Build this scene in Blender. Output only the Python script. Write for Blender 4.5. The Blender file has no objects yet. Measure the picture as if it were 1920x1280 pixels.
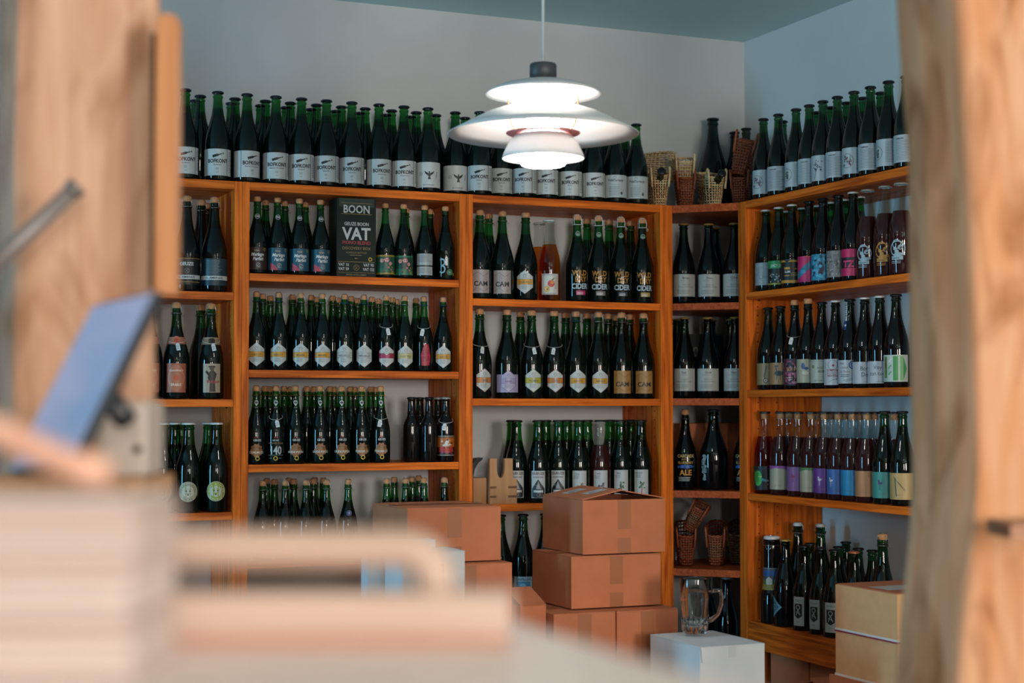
import bpy, bmesh, math, random
from mathutils import Vector, Matrix, noise
random.seed(7)
C = bpy.context.scene.collection
sc = bpy.context.scene
PI = math.pi

# ------------------------------------------------------------------ camera, world, lights, exposure
CZ = 1.15                                    # lens height above the floor
YAW, PITCH, FPX = 0.4093, 0.0406, 3085.4
cd = bpy.data.cameras.new('camera'); cam = bpy.data.objects.new('camera', cd); C.objects.link(cam)
cam.location = (0, 0, CZ); cam.rotation_euler = (PI/2+PITCH, 0, -YAW)
cd.sensor_width = 36; cd.lens = FPX/1920*36; cd.clip_start = .05
cd.dof.use_dof = True; cd.dof.focus_distance = 5.4; cd.dof.aperture_fstop = 2.8
sc.camera = cam
vs = sc.view_settings
vs.view_transform = 'Standard'; vs.look = 'None'; vs.gamma = 1; vs.use_curve_mapping = False
vs.exposure = 0.0
w = bpy.data.worlds.new('world'); sc.world = w; w.use_nodes = True
w.node_tree.nodes['Background'].inputs[0].default_value = (.55, .7, .85, 1)
w.node_tree.nodes['Background'].inputs[1].default_value = 0.35

X0, X1, Y0, Y1, ZC = -2.6, 3.5208, -4.2, 5.7355, 2.6426     # room
def area(name, loc, rot, sx, sy, power, col):
    l = bpy.data.lights.new(name, 'AREA'); l.shape = 'RECTANGLE'; l.size = sx; l.size_y = sy
    l.energy = power; l.color = col
    o = bpy.data.objects.new(name, l); C.objects.link(o); o.location = loc; o.rotation_euler = rot
    return o
# daylight in the three window openings (each light fills one opening)
area('daylight_blue_door', (X0+.03, 4.15, 1.0), (0, -PI/2, 0), 1.9, .56, 115, (.22, .68, 1.0))
area('foreground_fill_light', (.35, -.55, ZC-.03), (0, 0, 0), .9, .5, 16, (1.0, .84, .78))  # unseen fill added above the counter to brighten the foreground
area('daylight_rear_window', (1.9, Y0+.03, 1.55), (PI/2, 0, 0), 1.15, 1.5, 265, (1.0, .93, .86))
area('daylight_rear_window_b', (-1.0, Y0+.03, 1.55), (PI/2, 0, 0), .8, 1.5, 190, (1.0, .93, .86))

# ------------------------------------------------------------------ helpers
def lin(h):
    h = h.lstrip('#'); v = [int(h[i:i+2], 16)/255 for i in (0, 2, 4)]
    return tuple(c/12.92 if c <= .04045 else ((c+.055)/1.055)**2.4 for c in v)
MAT = {}
def mat(name, col=(.5, .5, .5), rough=.5, metal=0, spec=.5, **k):
    if name in MAT: return MAT[name]
    m = bpy.data.materials.new(name); m.use_nodes = True; MAT[name] = m
    b = m.node_tree.nodes['Principled BSDF']
    b.inputs['Base Color'].default_value = (*col, 1); b.inputs['Roughness'].default_value = rough
    b.inputs['Metallic'].default_value = metal; b.inputs['Specular IOR Level'].default_value = spec
    for kk, v in k.items():
        b.inputs[kk.replace('_', ' ')].default_value = v
    return m
def ink(h, rough=.45):                         # printed colour / paper colour from a hex code
    return mat('print_'+h.lstrip('#')+('' if rough == .45 else str(rough)), lin(h), rough)
def noisy(name, c1, c2, scale=(1, 1, 1), nscale=6, rough=.5, detail=6, bump=.0, bscale=None, spec=.4, ramp=(.3, .7), distort=0, rvar=0):
    if name in MAT: return MAT[name]
    m = mat(name, c1, rough, spec=spec); nt = m.node_tree; b = nt.nodes['Principled BSDF']
    tc = nt.nodes.new('ShaderNodeTexCoord'); mp = nt.nodes.new('ShaderNodeMapping'); mp.inputs['Scale'].default_value = scale
    n = nt.nodes.new('ShaderNodeTexNoise'); n.inputs['Scale'].default_value = nscale; n.inputs['Detail'].default_value = detail
    n.inputs['Distortion'].default_value = distort
    oi = nt.nodes.new('ShaderNodeObjectInfo'); ad = nt.nodes.new('ShaderNodeVectorMath'); ad.operation = 'ADD'
    sc_ = nt.nodes.new('ShaderNodeVectorMath'); sc_.operation = 'SCALE'; sc_.inputs[0].default_value = (7.3, 3.1, 5.7)
    nt.links.new(oi.outputs['Random'], sc_.inputs['Scale']); nt.links.new(tc.outputs['Object'], ad.inputs[0]); nt.links.new(sc_.outputs[0], ad.inputs[1])
    r = nt.nodes.new('ShaderNodeValToRGB'); r.color_ramp.elements[0].position = ramp[0]; r.color_ramp.elements[1].position = ramp[1]
    r.color_ramp.elements[0].color = (*c1, 1); r.color_ramp.elements[1].color = (*c2, 1)
    nt.links.new(ad.outputs[0], mp.inputs[0]); nt.links.new(mp.outputs[0], n.inputs[0]); nt.links.new(n.outputs[0], r.inputs[0])
    last = r.outputs[0]
    if rvar:                                    # each piece a little lighter or darker
        hs = nt.nodes.new('ShaderNodeHueSaturation'); mr = nt.nodes.new('ShaderNodeMapRange')
        mr.inputs['To Min'].default_value = 1-rvar; mr.inputs['To Max'].default_value = 1+rvar
        nt.links.new(oi.outputs['Random'], mr.inputs[0]); nt.links.new(mr.outputs[0], hs.inputs['Value']); nt.links.new(last, hs.inputs['Color']); last = hs.outputs[0]
    nt.links.new(last, b.inputs['Base Color'])
    if bump:
        bp = nt.nodes.new('ShaderNodeBump'); bp.inputs['Strength'].default_value = bump; bp.inputs['Distance'].default_value = .004
        if bscale:
            n2 = nt.nodes.new('ShaderNodeTexNoise'); n2.inputs['Scale'].default_value = bscale; nt.links.new(mp.outputs[0], n2.inputs[0]); src = n2
        else: src = n
        nt.links.new(src.outputs[0], bp.inputs['Height']); nt.links.new(bp.outputs[0], b.inputs['Normal'])
    return m
def glass_film(name, tint, rough=.02):          # thin bottle wall: tinted see-through with a mirror sheen
    if name in MAT: return MAT[name]
    m = bpy.data.materials.new(name); m.use_nodes = True; MAT[name] = m; nt = m.node_tree; nt.nodes.clear()
    o = nt.nodes.new('ShaderNodeOutputMaterial'); t = nt.nodes.new('ShaderNodeBsdfTransparent'); g = nt.nodes.new('ShaderNodeBsdfGlossy')
    t.inputs[0].default_value = (*tint, 1); g.inputs['Roughness'].default_value = rough
    f = nt.nodes.new('ShaderNodeFresnel'); f.inputs[0].default_value = 1.5; ge = nt.nodes.new('ShaderNodeNewGeometry')
    s = nt.nodes.new('ShaderNodeMath'); s.operation = 'SUBTRACT'; s.inputs[0].default_value = 1
    mu = nt.nodes.new('ShaderNodeMath'); mu.operation = 'MULTIPLY'; mx = nt.nodes.new('ShaderNodeMixShader')
    L = nt.links.new
    L(ge.outputs['Backfacing'], s.inputs[1]); L(f.outputs[0], mu.inputs[0]); L(s.outputs[0], mu.inputs[1])
    L(mu.outputs[0], mx.inputs[0]); L(t.outputs[0], mx.inputs[1]); L(g.outputs[0], mx.inputs[2]); L(mx.outputs[0], o.inputs[0])
    return m

def link(name, me, parent=None, loc=None, rz=None):
    o = bpy.data.objects.new(name, me); C.objects.link(o)
    if parent: o.parent = parent
    if loc: o.location = loc
    if rz is not None: o.rotation_euler = (0, 0, rz)
    return o
def empty(name, loc=(0, 0, 0), rz=0):
    o = bpy.data.objects.new(name, None); C.objects.link(o); o.location = loc; o.rotation_euler = (0, 0, rz); o.empty_display_size = .05
    return o
def tag(o, label, cat, group=None):
    o['label'] = label; o['category'] = cat
    if group: o['group'] = group
    return o
def struct(o): o['kind'] = 'structure'; return o
def mesh(name, verts, faces, mats, midx=None, smooth=False):
    me = bpy.data.meshes.new(name); me.from_pydata(verts, [], faces)
    for m in (mats if isinstance(mats, (list, tuple)) else [mats]): me.materials.append(m)
    if midx: me.polygons.foreach_set('material_index', midx)
    if smooth: me.polygons.foreach_set('use_smooth', [True]*len(me.polygons))
    me.update(); return me
def boxmesh(name, x0, x1, y0, y1, z0, z1, m, bev=0):
    bm = bmesh.new(); bmesh.ops.create_cube(bm, size=1)
    for v in bm.verts:
        v.co = ((x0+x1)/2+v.co.x*(x1-x0), (y0+y1)/2+v.co.y*(y1-y0), (z0+z1)/2+v.co.z*(z1-z0))
    if bev: bmesh.ops.bevel(bm, geom=bm.edges[:], offset=bev, segments=2, affect='EDGES', profile=.6)
    me = bpy.data.meshes.new(name); bm.to_mesh(me); bm.free(); me.materials.append(m); return me
def boxo(name, x0, x1, y0, y1, z0, z1, m, parent=None, bev=0): return link(name, boxmesh(name, x0, x1, y0, y1, z0, z1, m, bev), parent)
class MB:                                       # collects rings, tubes and boxes into one mesh
    def __init__(s): s.v = []; s.f = []; s.mi = []; s.cur = 0
    def face(s, idx): s.f.append(idx); s.mi.append(s.cur)
    def tube(s, pts, r, n=6, closed=False, cap=True):
        P = [Vector(p) for p in pts]; N = len(P); base = len(s.v); ref = Vector((.13, .21, 1)).normalized()
        for i in range(N):
            a = P[i-1] if (i or closed) else P[0]; b = P[(i+1) % N] if (i < N-1 or closed) else P[-1]
            t = (b-a).normalized(); u = t.cross(ref)
            if u.length < .05: u = t.cross(Vector((1, 0, 0)))
            u.normalize(); v = t.cross(u); rr = r[i] if isinstance(r, (list, tuple)) else r
            for k in range(n):
                an = 2*PI*k/n; s.v.append(tuple(P[i]+u*(math.cos(an)*rr)+v*(math.sin(an)*rr)))
        for i in range(N if closed else N-1):
            j = (i+1) % N
            for k in range(n): s.face((base+i*n+k, base+i*n+(k+1) % n, base+j*n+(k+1) % n, base+j*n+k))
        if cap and not closed:
            s.face(tuple(base+k for k in range(n))[::-1]); s.face(tuple(base+(N-1)*n+k for k in range(n)))
    def lathe(s, prof, n=24, mfun=None, c=(0, 0, 0)):
        base = len(s.v)
        for (r, z) in prof:
            for k in range(n):
                a = 2*PI*k/n; s.v.append((c[0]+r*math.cos(a), c[1]+r*math.sin(a), c[2]+z))
        for i in range(len(prof)-1):
            if mfun: s.cur = mfun((prof[i][1]+prof[i+1][1])/2)
            for k in range(n): s.face((base+i*n+k, base+i*n+(k+1) % n, base+(i+1)*n+(k+1) % n, base+(i+1)*n+k))
    def box(s, x0, x1, y0, y1, z0, z1):
        b = len(s.v)
        s.v += [(x, y, z) for z in (z0, z1) for y in (y0, y1) for x in (x0, x1)]
        for f in ((0, 2, 3, 1), (4, 5, 7, 6), (0, 1, 5, 4), (2, 6, 7, 3), (0, 4, 6, 2), (1, 3, 7, 5)): s.face(tuple(b+i for i in f))
    def prism(s, pts, y0, y1):                  # outline in x,z pushed from y0 to y1
        b = len(s.v); n = len(pts)
        s.v += [(x, y0, z) for x, z in pts]+[(x, y1, z) for x, z in pts]
        s.face(tuple(range(b, b+n))); s.face(tuple(range(b+n, b+2*n))[::-1])
        for i in range(n): j = (i+1) % n; s.face((b+i, b+n+i, b+n+j, b+j))
    def mesh(s, name, mats, smooth=False): return mesh(name, s.v, s.f, mats, s.mi, smooth)
    def obj(s, name, mats, parent=None, smooth=False): return link(name, s.mesh(name, mats, smooth), parent)

# a column seen at a picture position, on a plane parallel to a wall (world metres)
cyw, syw, cp, sp = math.cos(YAW), math.sin(YAW), math.cos(PITCH), math.sin(PITCH)
def x_on_back(px, y, z):                        # shelf depth y known -> x along the back wall
    k = (px-960)/FPX; zz = z-CZ
    return (y*syw+k*(y*cyw*cp+zz*sp))/(cyw-k*syw*cp)
def y_on_right(px, x, z):
    k = (px-960)/FPX; zz = z-CZ
    return (x*cyw-k*(x*syw*cp+zz*sp))/(syw+k*cyw*cp)

# ------------------------------------------------------------------ materials
M_wall = noisy('plaster_warm_grey', (.50, .51, .51), (.55, .56, .56), nscale=3, rough=.9, bump=.05, bscale=60)
M_walld = noisy('panelling_dark', (.10, .06, .04), (.16, .10, .07), scale=(8, 8, 1), nscale=3, rough=.6)
M_wallr = noisy('plaster_pale_blue', (.60, .63, .63), (.65, .68, .68), nscale=3, rough=.9, bump=.05, bscale=60)
M_ceil = noisy('ceiling_window_tint', (.50, .66, .65), (.54, .70, .69), nscale=2, rough=.95)  # bluish window light is painted into the ceiling colour
M_floor = noisy('floor_concrete', (.22, .19, .17), (.30, .27, .24), nscale=4, rough=.7)
PINE = [(.38, .058, .005), (.84, .190, .018)]
M_px = noisy('pine_grain_x', *PINE, scale=(1.2, 22, 22), nscale=3, rough=.45, spec=.15, distort=.6, rvar=.13, ramp=(.30, .62))
M_py = noisy('pine_grain_y', *PINE, scale=(22, 1.2, 22), nscale=3, rough=.45, spec=.15, distort=.6, rvar=.13, ramp=(.30, .62))
M_pz = noisy('pine_grain_z', *PINE, scale=(22, 22, 1.2), nscale=3, rough=.45, spec=.15, distort=.6, rvar=.13, ramp=(.30, .62))
M_pe = noisy('pine_end_grain', (.26, .036, .008), (.56, .12, .028), scale=(30, 30, 30), nscale=2.5, rough=.45, spec=.15, distort=1.5, rvar=.1)
M_card = noisy('cardboard', (.46, .145, .062), (.52, .17, .076), scale=(1, 1, 1), nscale=14, rough=.8, bump=.06, bscale=120, rvar=.05)
M_card2 = noisy('cardboard_pale', (.64, .35, .16), (.70, .39, .19), nscale=30, rough=.8, bump=.06, bscale=160)
M_wcard = noisy('cardboard_white', (.62, .64, .66), (.70, .71, .72), nscale=8, rough=.7)
M_tape = mat('packing_tape', (.36, .13, .055), .22)
M_cork = noisy('cork', (.42, .19, .085), (.60, .31, .15), nscale=120, rough=.8)
M_wire = mat('wire_grey', (.55, .55, .53), .3, 1); M_wireb = mat('wire_blue', (.03, .10, .28), .4, .6); M_wireg = mat('wire_gold', (.55, .36, .12), .35, 1); M_wirew = mat('wire_white', (.75, .75, .74), .4)
M_dark = mat('dark_hole', (.02, .012, .008), .8)
GL = {'green': ((.002, .006, .005), (.12, .46, .17)), 'black': ((.002, .003, .004), (.05, .16, .10)), 'brown': ((.006, .005, .005), (.14, .10, .06)),
      'dgreen': ((.002, .005, .004), (.09, .34, .15)), 'clear': ((.020, .006, .006), (.86, .90, .90)), 'amber': ((.30, .085, .012), (.86, .88, .86)), 'red': ((.28, .012, .008), (.86, .86, .86)), 'plum': ((.028, .007, .008), (.86, .90, .90))}
def glass_pair(g):
    full, film = GL[g]
    a = mat('bottle_full_'+g, full, .05, spec=.42)
    if g in ('amber', 'red'): a = glass_film('bottle_drink_'+g, (.80, .40, .09) if g == 'amber' else (.62, .07, .045))   # drink the light passes through
    return [a, glass_film('bottle_wall_'+g, film), glass_film('bottle_wall_low_'+g, tuple(c*.42 for c in film))]

# ------------------------------------------------------------------ room shell
struct(boxo('floor', X0-.1, X1+.1, Y0-.1, Y1+.1, -.08, 0, M_floor))
struct(boxo('ceiling', X0-.1, X1+.1, Y0-.1, Y1+.1, ZC, ZC+.08, M_ceil))
struct(boxo('wall_back', X0-.1, X1+.1, Y1, Y1+.1, 0, ZC, M_wall))
struct(boxo('wall_right', X1, X1+.1, Y0-.1, Y1, 0, ZC, M_wallr))
def wall_with_holes(name, axis, pos, a0, a1, holes, m):   # holes: (a0,a1,z0,z1)
    b = MB(); t = (pos-.1, pos)
    def bx(u0, u1, z0, z1):
        if u1-u0 < 1e-4 or z1-z0 < 1e-4: return
        b.box(t[0], t[1], u0, u1, z0, z1) if axis == 'x' else b.box(u0, u1, t[0], t[1], z0, z1)
    u = a0
    for h0, h1, z0, z1 in sorted(holes):
        bx(u, h0, 0, ZC); bx(h0, h1, 0, z0); bx(h0, h1, z1, ZC); u = h1
    bx(u, a1, 0, ZC)
    return struct(b.obj(name, m))
wall_with_holes('wall_left', 'x', X0, Y0-.1, Y1, [(3.87, 4.43, .05, 1.95)], M_walld)
wall_with_holes('wall_rear', 'y', Y0, X0, X1, [(-1.4, -.6, .8, 2.3), (1.325, 2.475, .8, 2.3)], M_walld)
M_frame = mat('window_frame_white', (.7, .7, .68), .5); M_pane = glass_film('window_pane', (.92, .96, .96))
def window(name, axis, pos, a0, a1, z0, z1, nv):
    e = struct(empty(name, (0, 0, 0)))
    def bx(nm, u0, u1, zz0, zz1, d0, d1, m):
        return boxo(nm, *((pos+d0, pos+d1, u0, u1) if axis == 'x' else (u0, u1, pos+d0, pos+d1)), zz0, zz1, m, e)
    for u in (a0, a1-.05): bx('window_frame', u, u+.05, z0, z1, .032, .07, M_frame)
    bx('window_frame', a0+.05, a1-.05, z0, z0+.05, .032, .07, M_frame); bx('window_frame', a0+.05, a1-.05, z1-.05, z1, .032, .07, M_frame)
    for i in range(1, nv): u = a0+(a1-a0)*i/nv; bx('mullion', u-.02, u+.02, z0+.05, z1-.05, .032, .07, M_frame)
    bx('pane', a0, a1, z0, z1, -.06, -.056, M_pane)
window('window_1', 'x', X0, 3.87, 4.43, .05, 1.95, 2)
window('window_2', 'y', Y0, 1.325, 2.475, .8, 2.3, 2)
window('window_3', 'y', Y0, -1.4, -.6, .8, 2.3, 2)

# ------------------------------------------------------------------ bookcases
D0, W0, T = 5.4205, 3.1928, .0255
zz = lambda v: v+CZ
TOP = zz(.7628)
BACK = Y1-.004
def upright(parent, x0, x1, y0, y1, z1, m=M_pz, holes=None):
    o = boxo('side_panel', x0, x1, y0, y1, 0, z1, m, parent, .0012)
    if holes:                                   # rows of shelf-pin holes on the inner face
        ax, face, us = holes; b = MB(); s = 1 if face in (x1, y1) else -1
        for u in us:
            z = .5
            while z < z1-.1:
                ring = []
                for k in range(8):
                    a = 2*PI*k/8; du, dz = .0028*math.cos(a), .0028*math.sin(a)
                    ring.append((face+s*.0004, u+du, z+dz) if ax == 'x' else (u+du, face+s*.0004, z+dz))
                i0 = len(b.v); b.v += ring; b.face(tuple(range(i0, i0+8))); z += .032
        b.obj('pin_holes', M_dark, o)['kind'] = 'stuff'
    return o
def pins(parent, pts):
    for x, y, z in pts:
        b = MB(); b.tube([(x, y, z-.004), (x, y, z-.0005)], .004, 8); b.obj('shelf_pin', M_dark, parent)
def bookcase(label, x0, x1, shelves, holes=True):
    e = empty('bookcase', ((x0+x1)/2, D0, 0)); tag(e, label, 'bookcase'); off = Vector((-(x0+x1)/2, -D0, 0))
    e.location = (0, 0, 0)
    upright(e, x0+.0003, x0+T, D0, BACK, TOP, holes=('x', x0+T, (D0+.05, D0+.26)))
    upright(e, x1-T, x1-.0003, D0, BACK, TOP, holes=('x', x1-T, (D0+.05, D0+.26)))
    boxo('top_board', x0+T, x1-T, D0+.001, BACK, TOP-.028, TOP, M_px, e, .0012)
    for z in shelves:
        s = boxo('shelf', x0+T+.001, x1-T-.001, D0+.002, BACK, zz(z)-T, zz(z), M_px, e, .0012)
        pins(s, [(x0+T+.012, D0+.05, zz(z)-T), (x1-T-.012, D0+.05, zz(z)-T)])
    return e
XA, XB, XC, XD = .5500, 1.3622, 2.1740, 2.9835
U1S = [.3884, .0303, -.3459, -.70]; U2S = [.4547, .1297, -.1889, -.51, -.84]; U3S = [.3916, .0349, -.3418, -.69]
bookcase('orange pine bookcase partly hidden behind the rough timber post with the tablet', XA, XB, U1S)
bookcase('orange pine bookcase that holds the dark green lettered gift carton', XB, XC, U2S)
bookcase('orange pine bookcase standing behind the tall stack of closed cardboard boxes', XC, XD, U3S)
# corner rack
CS = [.3929, .0369, -.3066, -.5971, -.95]
e = tag(empty('corner_rack'), 'narrow diagonal pine corner rack with wicker baskets on its fourth shelf', 'corner rack')
upright(e, XD+.0003, XD+T, D0, BACK, TOP, holes=('x', XD+T, (D0+.05,)))
upright(e, W0, X1-.004, 5.2250, 5.2502, TOP, M_pz)
def corner_board(name, z, th, m):
    pts = [(XD+T+.001, D0+.003), (W0+.002, 5.2510), (X1-.004, 5.2510), (X1-.004, BACK), (XD+T+.001, BACK)]
    n = len(pts); v = [(x, y, z-th) for x, y in pts]+[(x, y, z) for x, y in pts]
    f = [tuple(range(n))[::-1], tuple(range(n, 2*n))]+[(i, (i+1) % n, n+(i+1) % n, n+i) for i in range(n)]
    return link(name, mesh(name, v, f, m), e)
corner_board('top_board', TOP, .028, M_pe)
for z in CS: corner_board('shelf', zz(z), T, M_pe)
# bookcase along the blue wall
RS = [.4246, .0665, -.3095, -.7731]
RY0, RY1 = 3.45, 5.2247
e = tag(empty('bookcase'), 'orange pine bookcase along the pale blue wall with a deep bottom board', 'bookcase')
upright(e, W0, X1-.004, RY1-T, RY1, TOP, holes=('y', RY1-T, (W0+.05, W0+.13)))
upright(e, W0, X1-.004, RY0, RY0+T, TOP)
boxo('top_board', W0+.001, X1-.004, RY0+T, RY1-T, TOP-.028, TOP, M_py, e, .0012)
for z in RS:
    s = boxo('shelf', W0+.002, X1-.004, RY0+T+.001, RY1-T-.001, zz(z)-T, zz(z), M_py, e, .0012)
    pins(s, [(W0+.05, RY1-T-.012, zz(z)-T)])
boxo('apron', W0+.004, W0+.028, RY0+T+.001, RY1-T-.001, zz(RS[3])-.098, zz(RS[3])-T-.0005, M_py, e, .001)


# ------------------------------------------------------------------ bottles: shapes
PROF = {
 'champ': [(0, .014), (.55, .012), (.82, 0), (.95, .005), (1, .022), (1, .40), (.985, .45), (.935, .50), (.84, .56), (.715, .62), (.59, .68), (.485, .74), (.415, .80), (.375, .86), (.35, .925), (.35, .932), (.395, .937), (.395, .955), (.35, .96), (.35, .976), (.375, .98), (.375, 1.0), (.29, 1.0)],
 'broad': [(0, .014), (.55, .012), (.82, 0), (.95, .005), (1, .022), (1, .45), (.985, .50), (.93, .55), (.84, .60), (.735, .65), (.64, .70), (.56, .75), (.51, .80), (.48, .86), (.455, .92), (.455, .93), (.50, .936), (.50, .955), (.455, .96), (.455, .975), (.475, .98), (.475, 1.0), (.38, 1.0)],
 'long': [(0, .014), (.6, .012), (.85, 0), (.96, .006), (1, .025), (1, .54), (.985, .575), (.91, .615), (.77, .655), (.62, .69), (.53, .73), (.485, .80), (.45, .88), (.425, .945), (.425, .95), (.475, .955), (.475, .975), (.43, .98), (.43, 1.0), (.33, 1.0)],
 'growl': [(0, .014), (.6, .012), (.88, 0), (.98, .01), (1, .03), (1, .30), (.96, .345), (.86, .39), (.77, .43), (.74, .48), (.735, .60), (.735, .88), (.71, .93), (.69, .97), (.71, .975), (.71, 1.0), (.5, 1.0)],
}
# kind: profile, glass height, radius, fill level, glass
KIND = {
 'b75': ('champ', .305, .0435, .82), 'c75': ('champ', .302, .0435, .80), 'c37': ('champ', .247, .0335, .78), 'b75n': ('broad', .296, .0405, .76),
 'w75': ('champ', .298, .0410, .84), 'w75w': ('broad', .296, .0400, .70), 'l33': ('long', .226, .0300, .90), 'mag': ('champ', .388, .0560, .83), 'c75b': ('champ', .345, .0460, .83),
 'b50': ('long', .292, .0360, .86), 'c75s': ('champ', .282, .0435, .82), 'mags': ('champ', .300, .0540, .84), 'grow': ('growl', .300, .0430, .98), 'p75': ('champ', .292, .0420, .88)}
def radius_at(kind, z):
    p, H, R, _ = KIND[kind]; t = z/H; pr = PROF[p]
    for (r0, z0), (r1, z1) in zip(pr[3:], pr[4:]):
        if z0 <= t <= z1: return R*(r0+(r1-r0)*((t-z0)/(z1-z0) if z1 > z0 else 0))
    return R
BODY = {}
def body_mesh(kind, glass):
    k = (kind, glass)
    if k not in BODY:
        p, H, R, fill = KIND[kind]; b = MB(); pr = [(r*R, z*H) for r, z in PROF[p]]
        out = []
        low = fill-.09 if glass in ('green', 'dgreen', 'black') else fill
        for i, q in enumerate(pr):              # add rings at the fill line and at the end of the darker neck glass
            for fz in ((low, fill) if low < fill else (fill,)):
                if i and pr[i-1][1] < fz*H < q[1]:
                    t = (fz*H-pr[i-1][1])/(q[1]-pr[i-1][1]); out.append((pr[i-1][0]+t*(q[0]-pr[i-1][0]), fz*H))
            out.append(q)
        b.lathe(out, 28, lambda z: 1 if z > fill*H else 2 if z > low*H else 0)
        if glass in ('clear', 'amber', 'red', 'plum'):      # surface of the drink
            n = 28; r = radius_at(kind, fill*H)-.0005; i0 = len(b.v); b.v += [(r*math.cos(2*PI*k/n), r*math.sin(2*PI*k/n), fill*H-.0003) for k in range(n)]
            b.cur = 0; b.face(tuple(range(i0, i0+n)))
        BODY[k] = b.mesh('bottle_body', glass_pair(glass), True)
    return BODY[k]
CAPM = {}
def closure_mesh(kind, clo):
    H, R = KIND[kind][1], KIND[kind][2]; pr = PROF[KIND[kind][0]]; rl = pr[-2][0]*R
    key = (round(H, 4), round(rl, 4), clo)
    if key in CAPM: return CAPM[key]
    res = []
    if clo.startswith('crown'):
        col = {'w': '#d8dcda', 'k': '#101418', 'n': '#141c2c', 's': '#9a9c98', 'g': '#9c7a3a', 'c': '#b06c48', 'd': '#20241f'}[clo[-1]]
        b = MB(); n = 42; r = rl+.0022
        rings = [(r+.0012, H-.0045), (r+.0009, H-.001), (r, H+.0012), (r*.86, H+.0024), (0.0005, H+.0026)]
        for ri, (rr, z) in enumerate(rings):
            for k in range(n):
                a = 2*PI*k/n; q = rr+(.0007 if (k % 2 and ri < 2) else 0); b.v.append((q*math.cos(a), q*math.sin(a), z))
        for i in range(len(rings)-1):
            for k in range(n): b.face((i*n+k, i*n+(k+1) % n, (i+1)*n+(k+1) % n, (i+1)*n+k))
        res.append(('crown_cap', b.mesh('crown_cap', mat('cap_'+clo[-1], lin(col), .35, .25), True)))
    elif clo.startswith('cork'):
        b = MB(); r = rl*.86; h = .017 if H < .28 else .019
        b.lathe([(r*.8, H-.012), (r*.86, H), (r*1.02, H+.003), (r*1.12, H+h*.5), (r*1.08, H+h-.003), (r*.9, H+h), (.0004, H+h)], 18)
        res.append(('cork', b.mesh('cork', M_cork, True)))
        wm = {'': None, 'w': M_wire, 'b': M_wireb, 'g': M_wireg, 'p': M_wirew}[clo[4:]]
        if wm:
            b = MB(); zr = H*.945; rr = radius_at(kind, zr)+.0012; wr = .0011 if clo[4:] == 'p' else .0007; q = r*1.12+.0015
            b.tube([(rr*math.cos(2*PI*k/16), rr*math.sin(2*PI*k/16), zr) for k in range(16)], wr, 5, True)
            for k in range(4):
                a = PI/4+k*PI/2; c, s_ = math.cos(a), math.sin(a)
                b.tube([(rr*c, rr*s_, zr), ((rl+.004)*c, (rl+.004)*s_, H-.002), (q*c, q*s_, H+h*.6), (r*.75*c, r*.75*s_, H+h+.0012)], wr, 5)
            b.tube([(r*.75*math.cos(2*PI*k/12), r*.75*math.sin(2*PI*k/12), H+h+.0012) for k in range(12)], wr, 5, True)
            b.tube([(rr, .003, zr), (rr+.006, .004, zr-.004), (rr+.004, .006, zr-.011), (rr, .006, zr-.004)], wr, 5)
            res.append(('wire_cage', b.mesh('wire_cage', wm, True)))
    elif clo == 'stop':                        # clear bottle closed by an inset cork under a dark cap
        b = MB(); b.lathe([(.0004, H-.026), (rl*.70, H-.026), (rl*.72, H-.001), (.0004, H-.001)], 16)
        res.append(('cork', b.mesh('cork', M_cork, True)))
        b = MB(); b.lathe([(rl+.0016, H-.006), (rl+.0016, H), (rl+.0004, H+.0018), (.0004, H+.002)], 20)
        res.append(('crown_cap', b.mesh('crown_cap', mat('cap_dark', (.012, .014, .014), .4, .2), True)))
    elif clo == 'swing':
        b = MB(); r = rl*.9
        b.lathe([(r, H), (r*1.08, H+.003), (r*1.08, H+.009), (r*.8, H+.013), (.0004, H+.013)], 16)
        res.append(('stopper', b.mesh('stopper', mat('ceramic_white', (.62, .62, .60), .3), True)))
        b = MB(); zr = H*.93; rr = radius_at(kind, zr)+.0014
        b.tube([(rr*math.cos(2*PI*k/16), rr*math.sin(2*PI*k/16), zr) for k in range(16)], .0011, 5, True)
        for s_ in (-1, 1): b.tube([(s_*rr, -.002, zr), (s_*(rr+.004), -.004, zr+.012), (s_*(r+.003), 0, H+.006), (0, 0, H+.015)], .0011, 5)
        b.tube([(rr*.4, -rr, zr), (rr*.2, -rr-.006, zr-.012), (-rr*.2, -rr-.006, zr-.012), (-rr*.4, -rr, zr)], .0011, 5)
        res.append(('wire_bail', b.mesh('wire_bail', M_wire, True)))
    CAPM[key] = res
    return res

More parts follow.
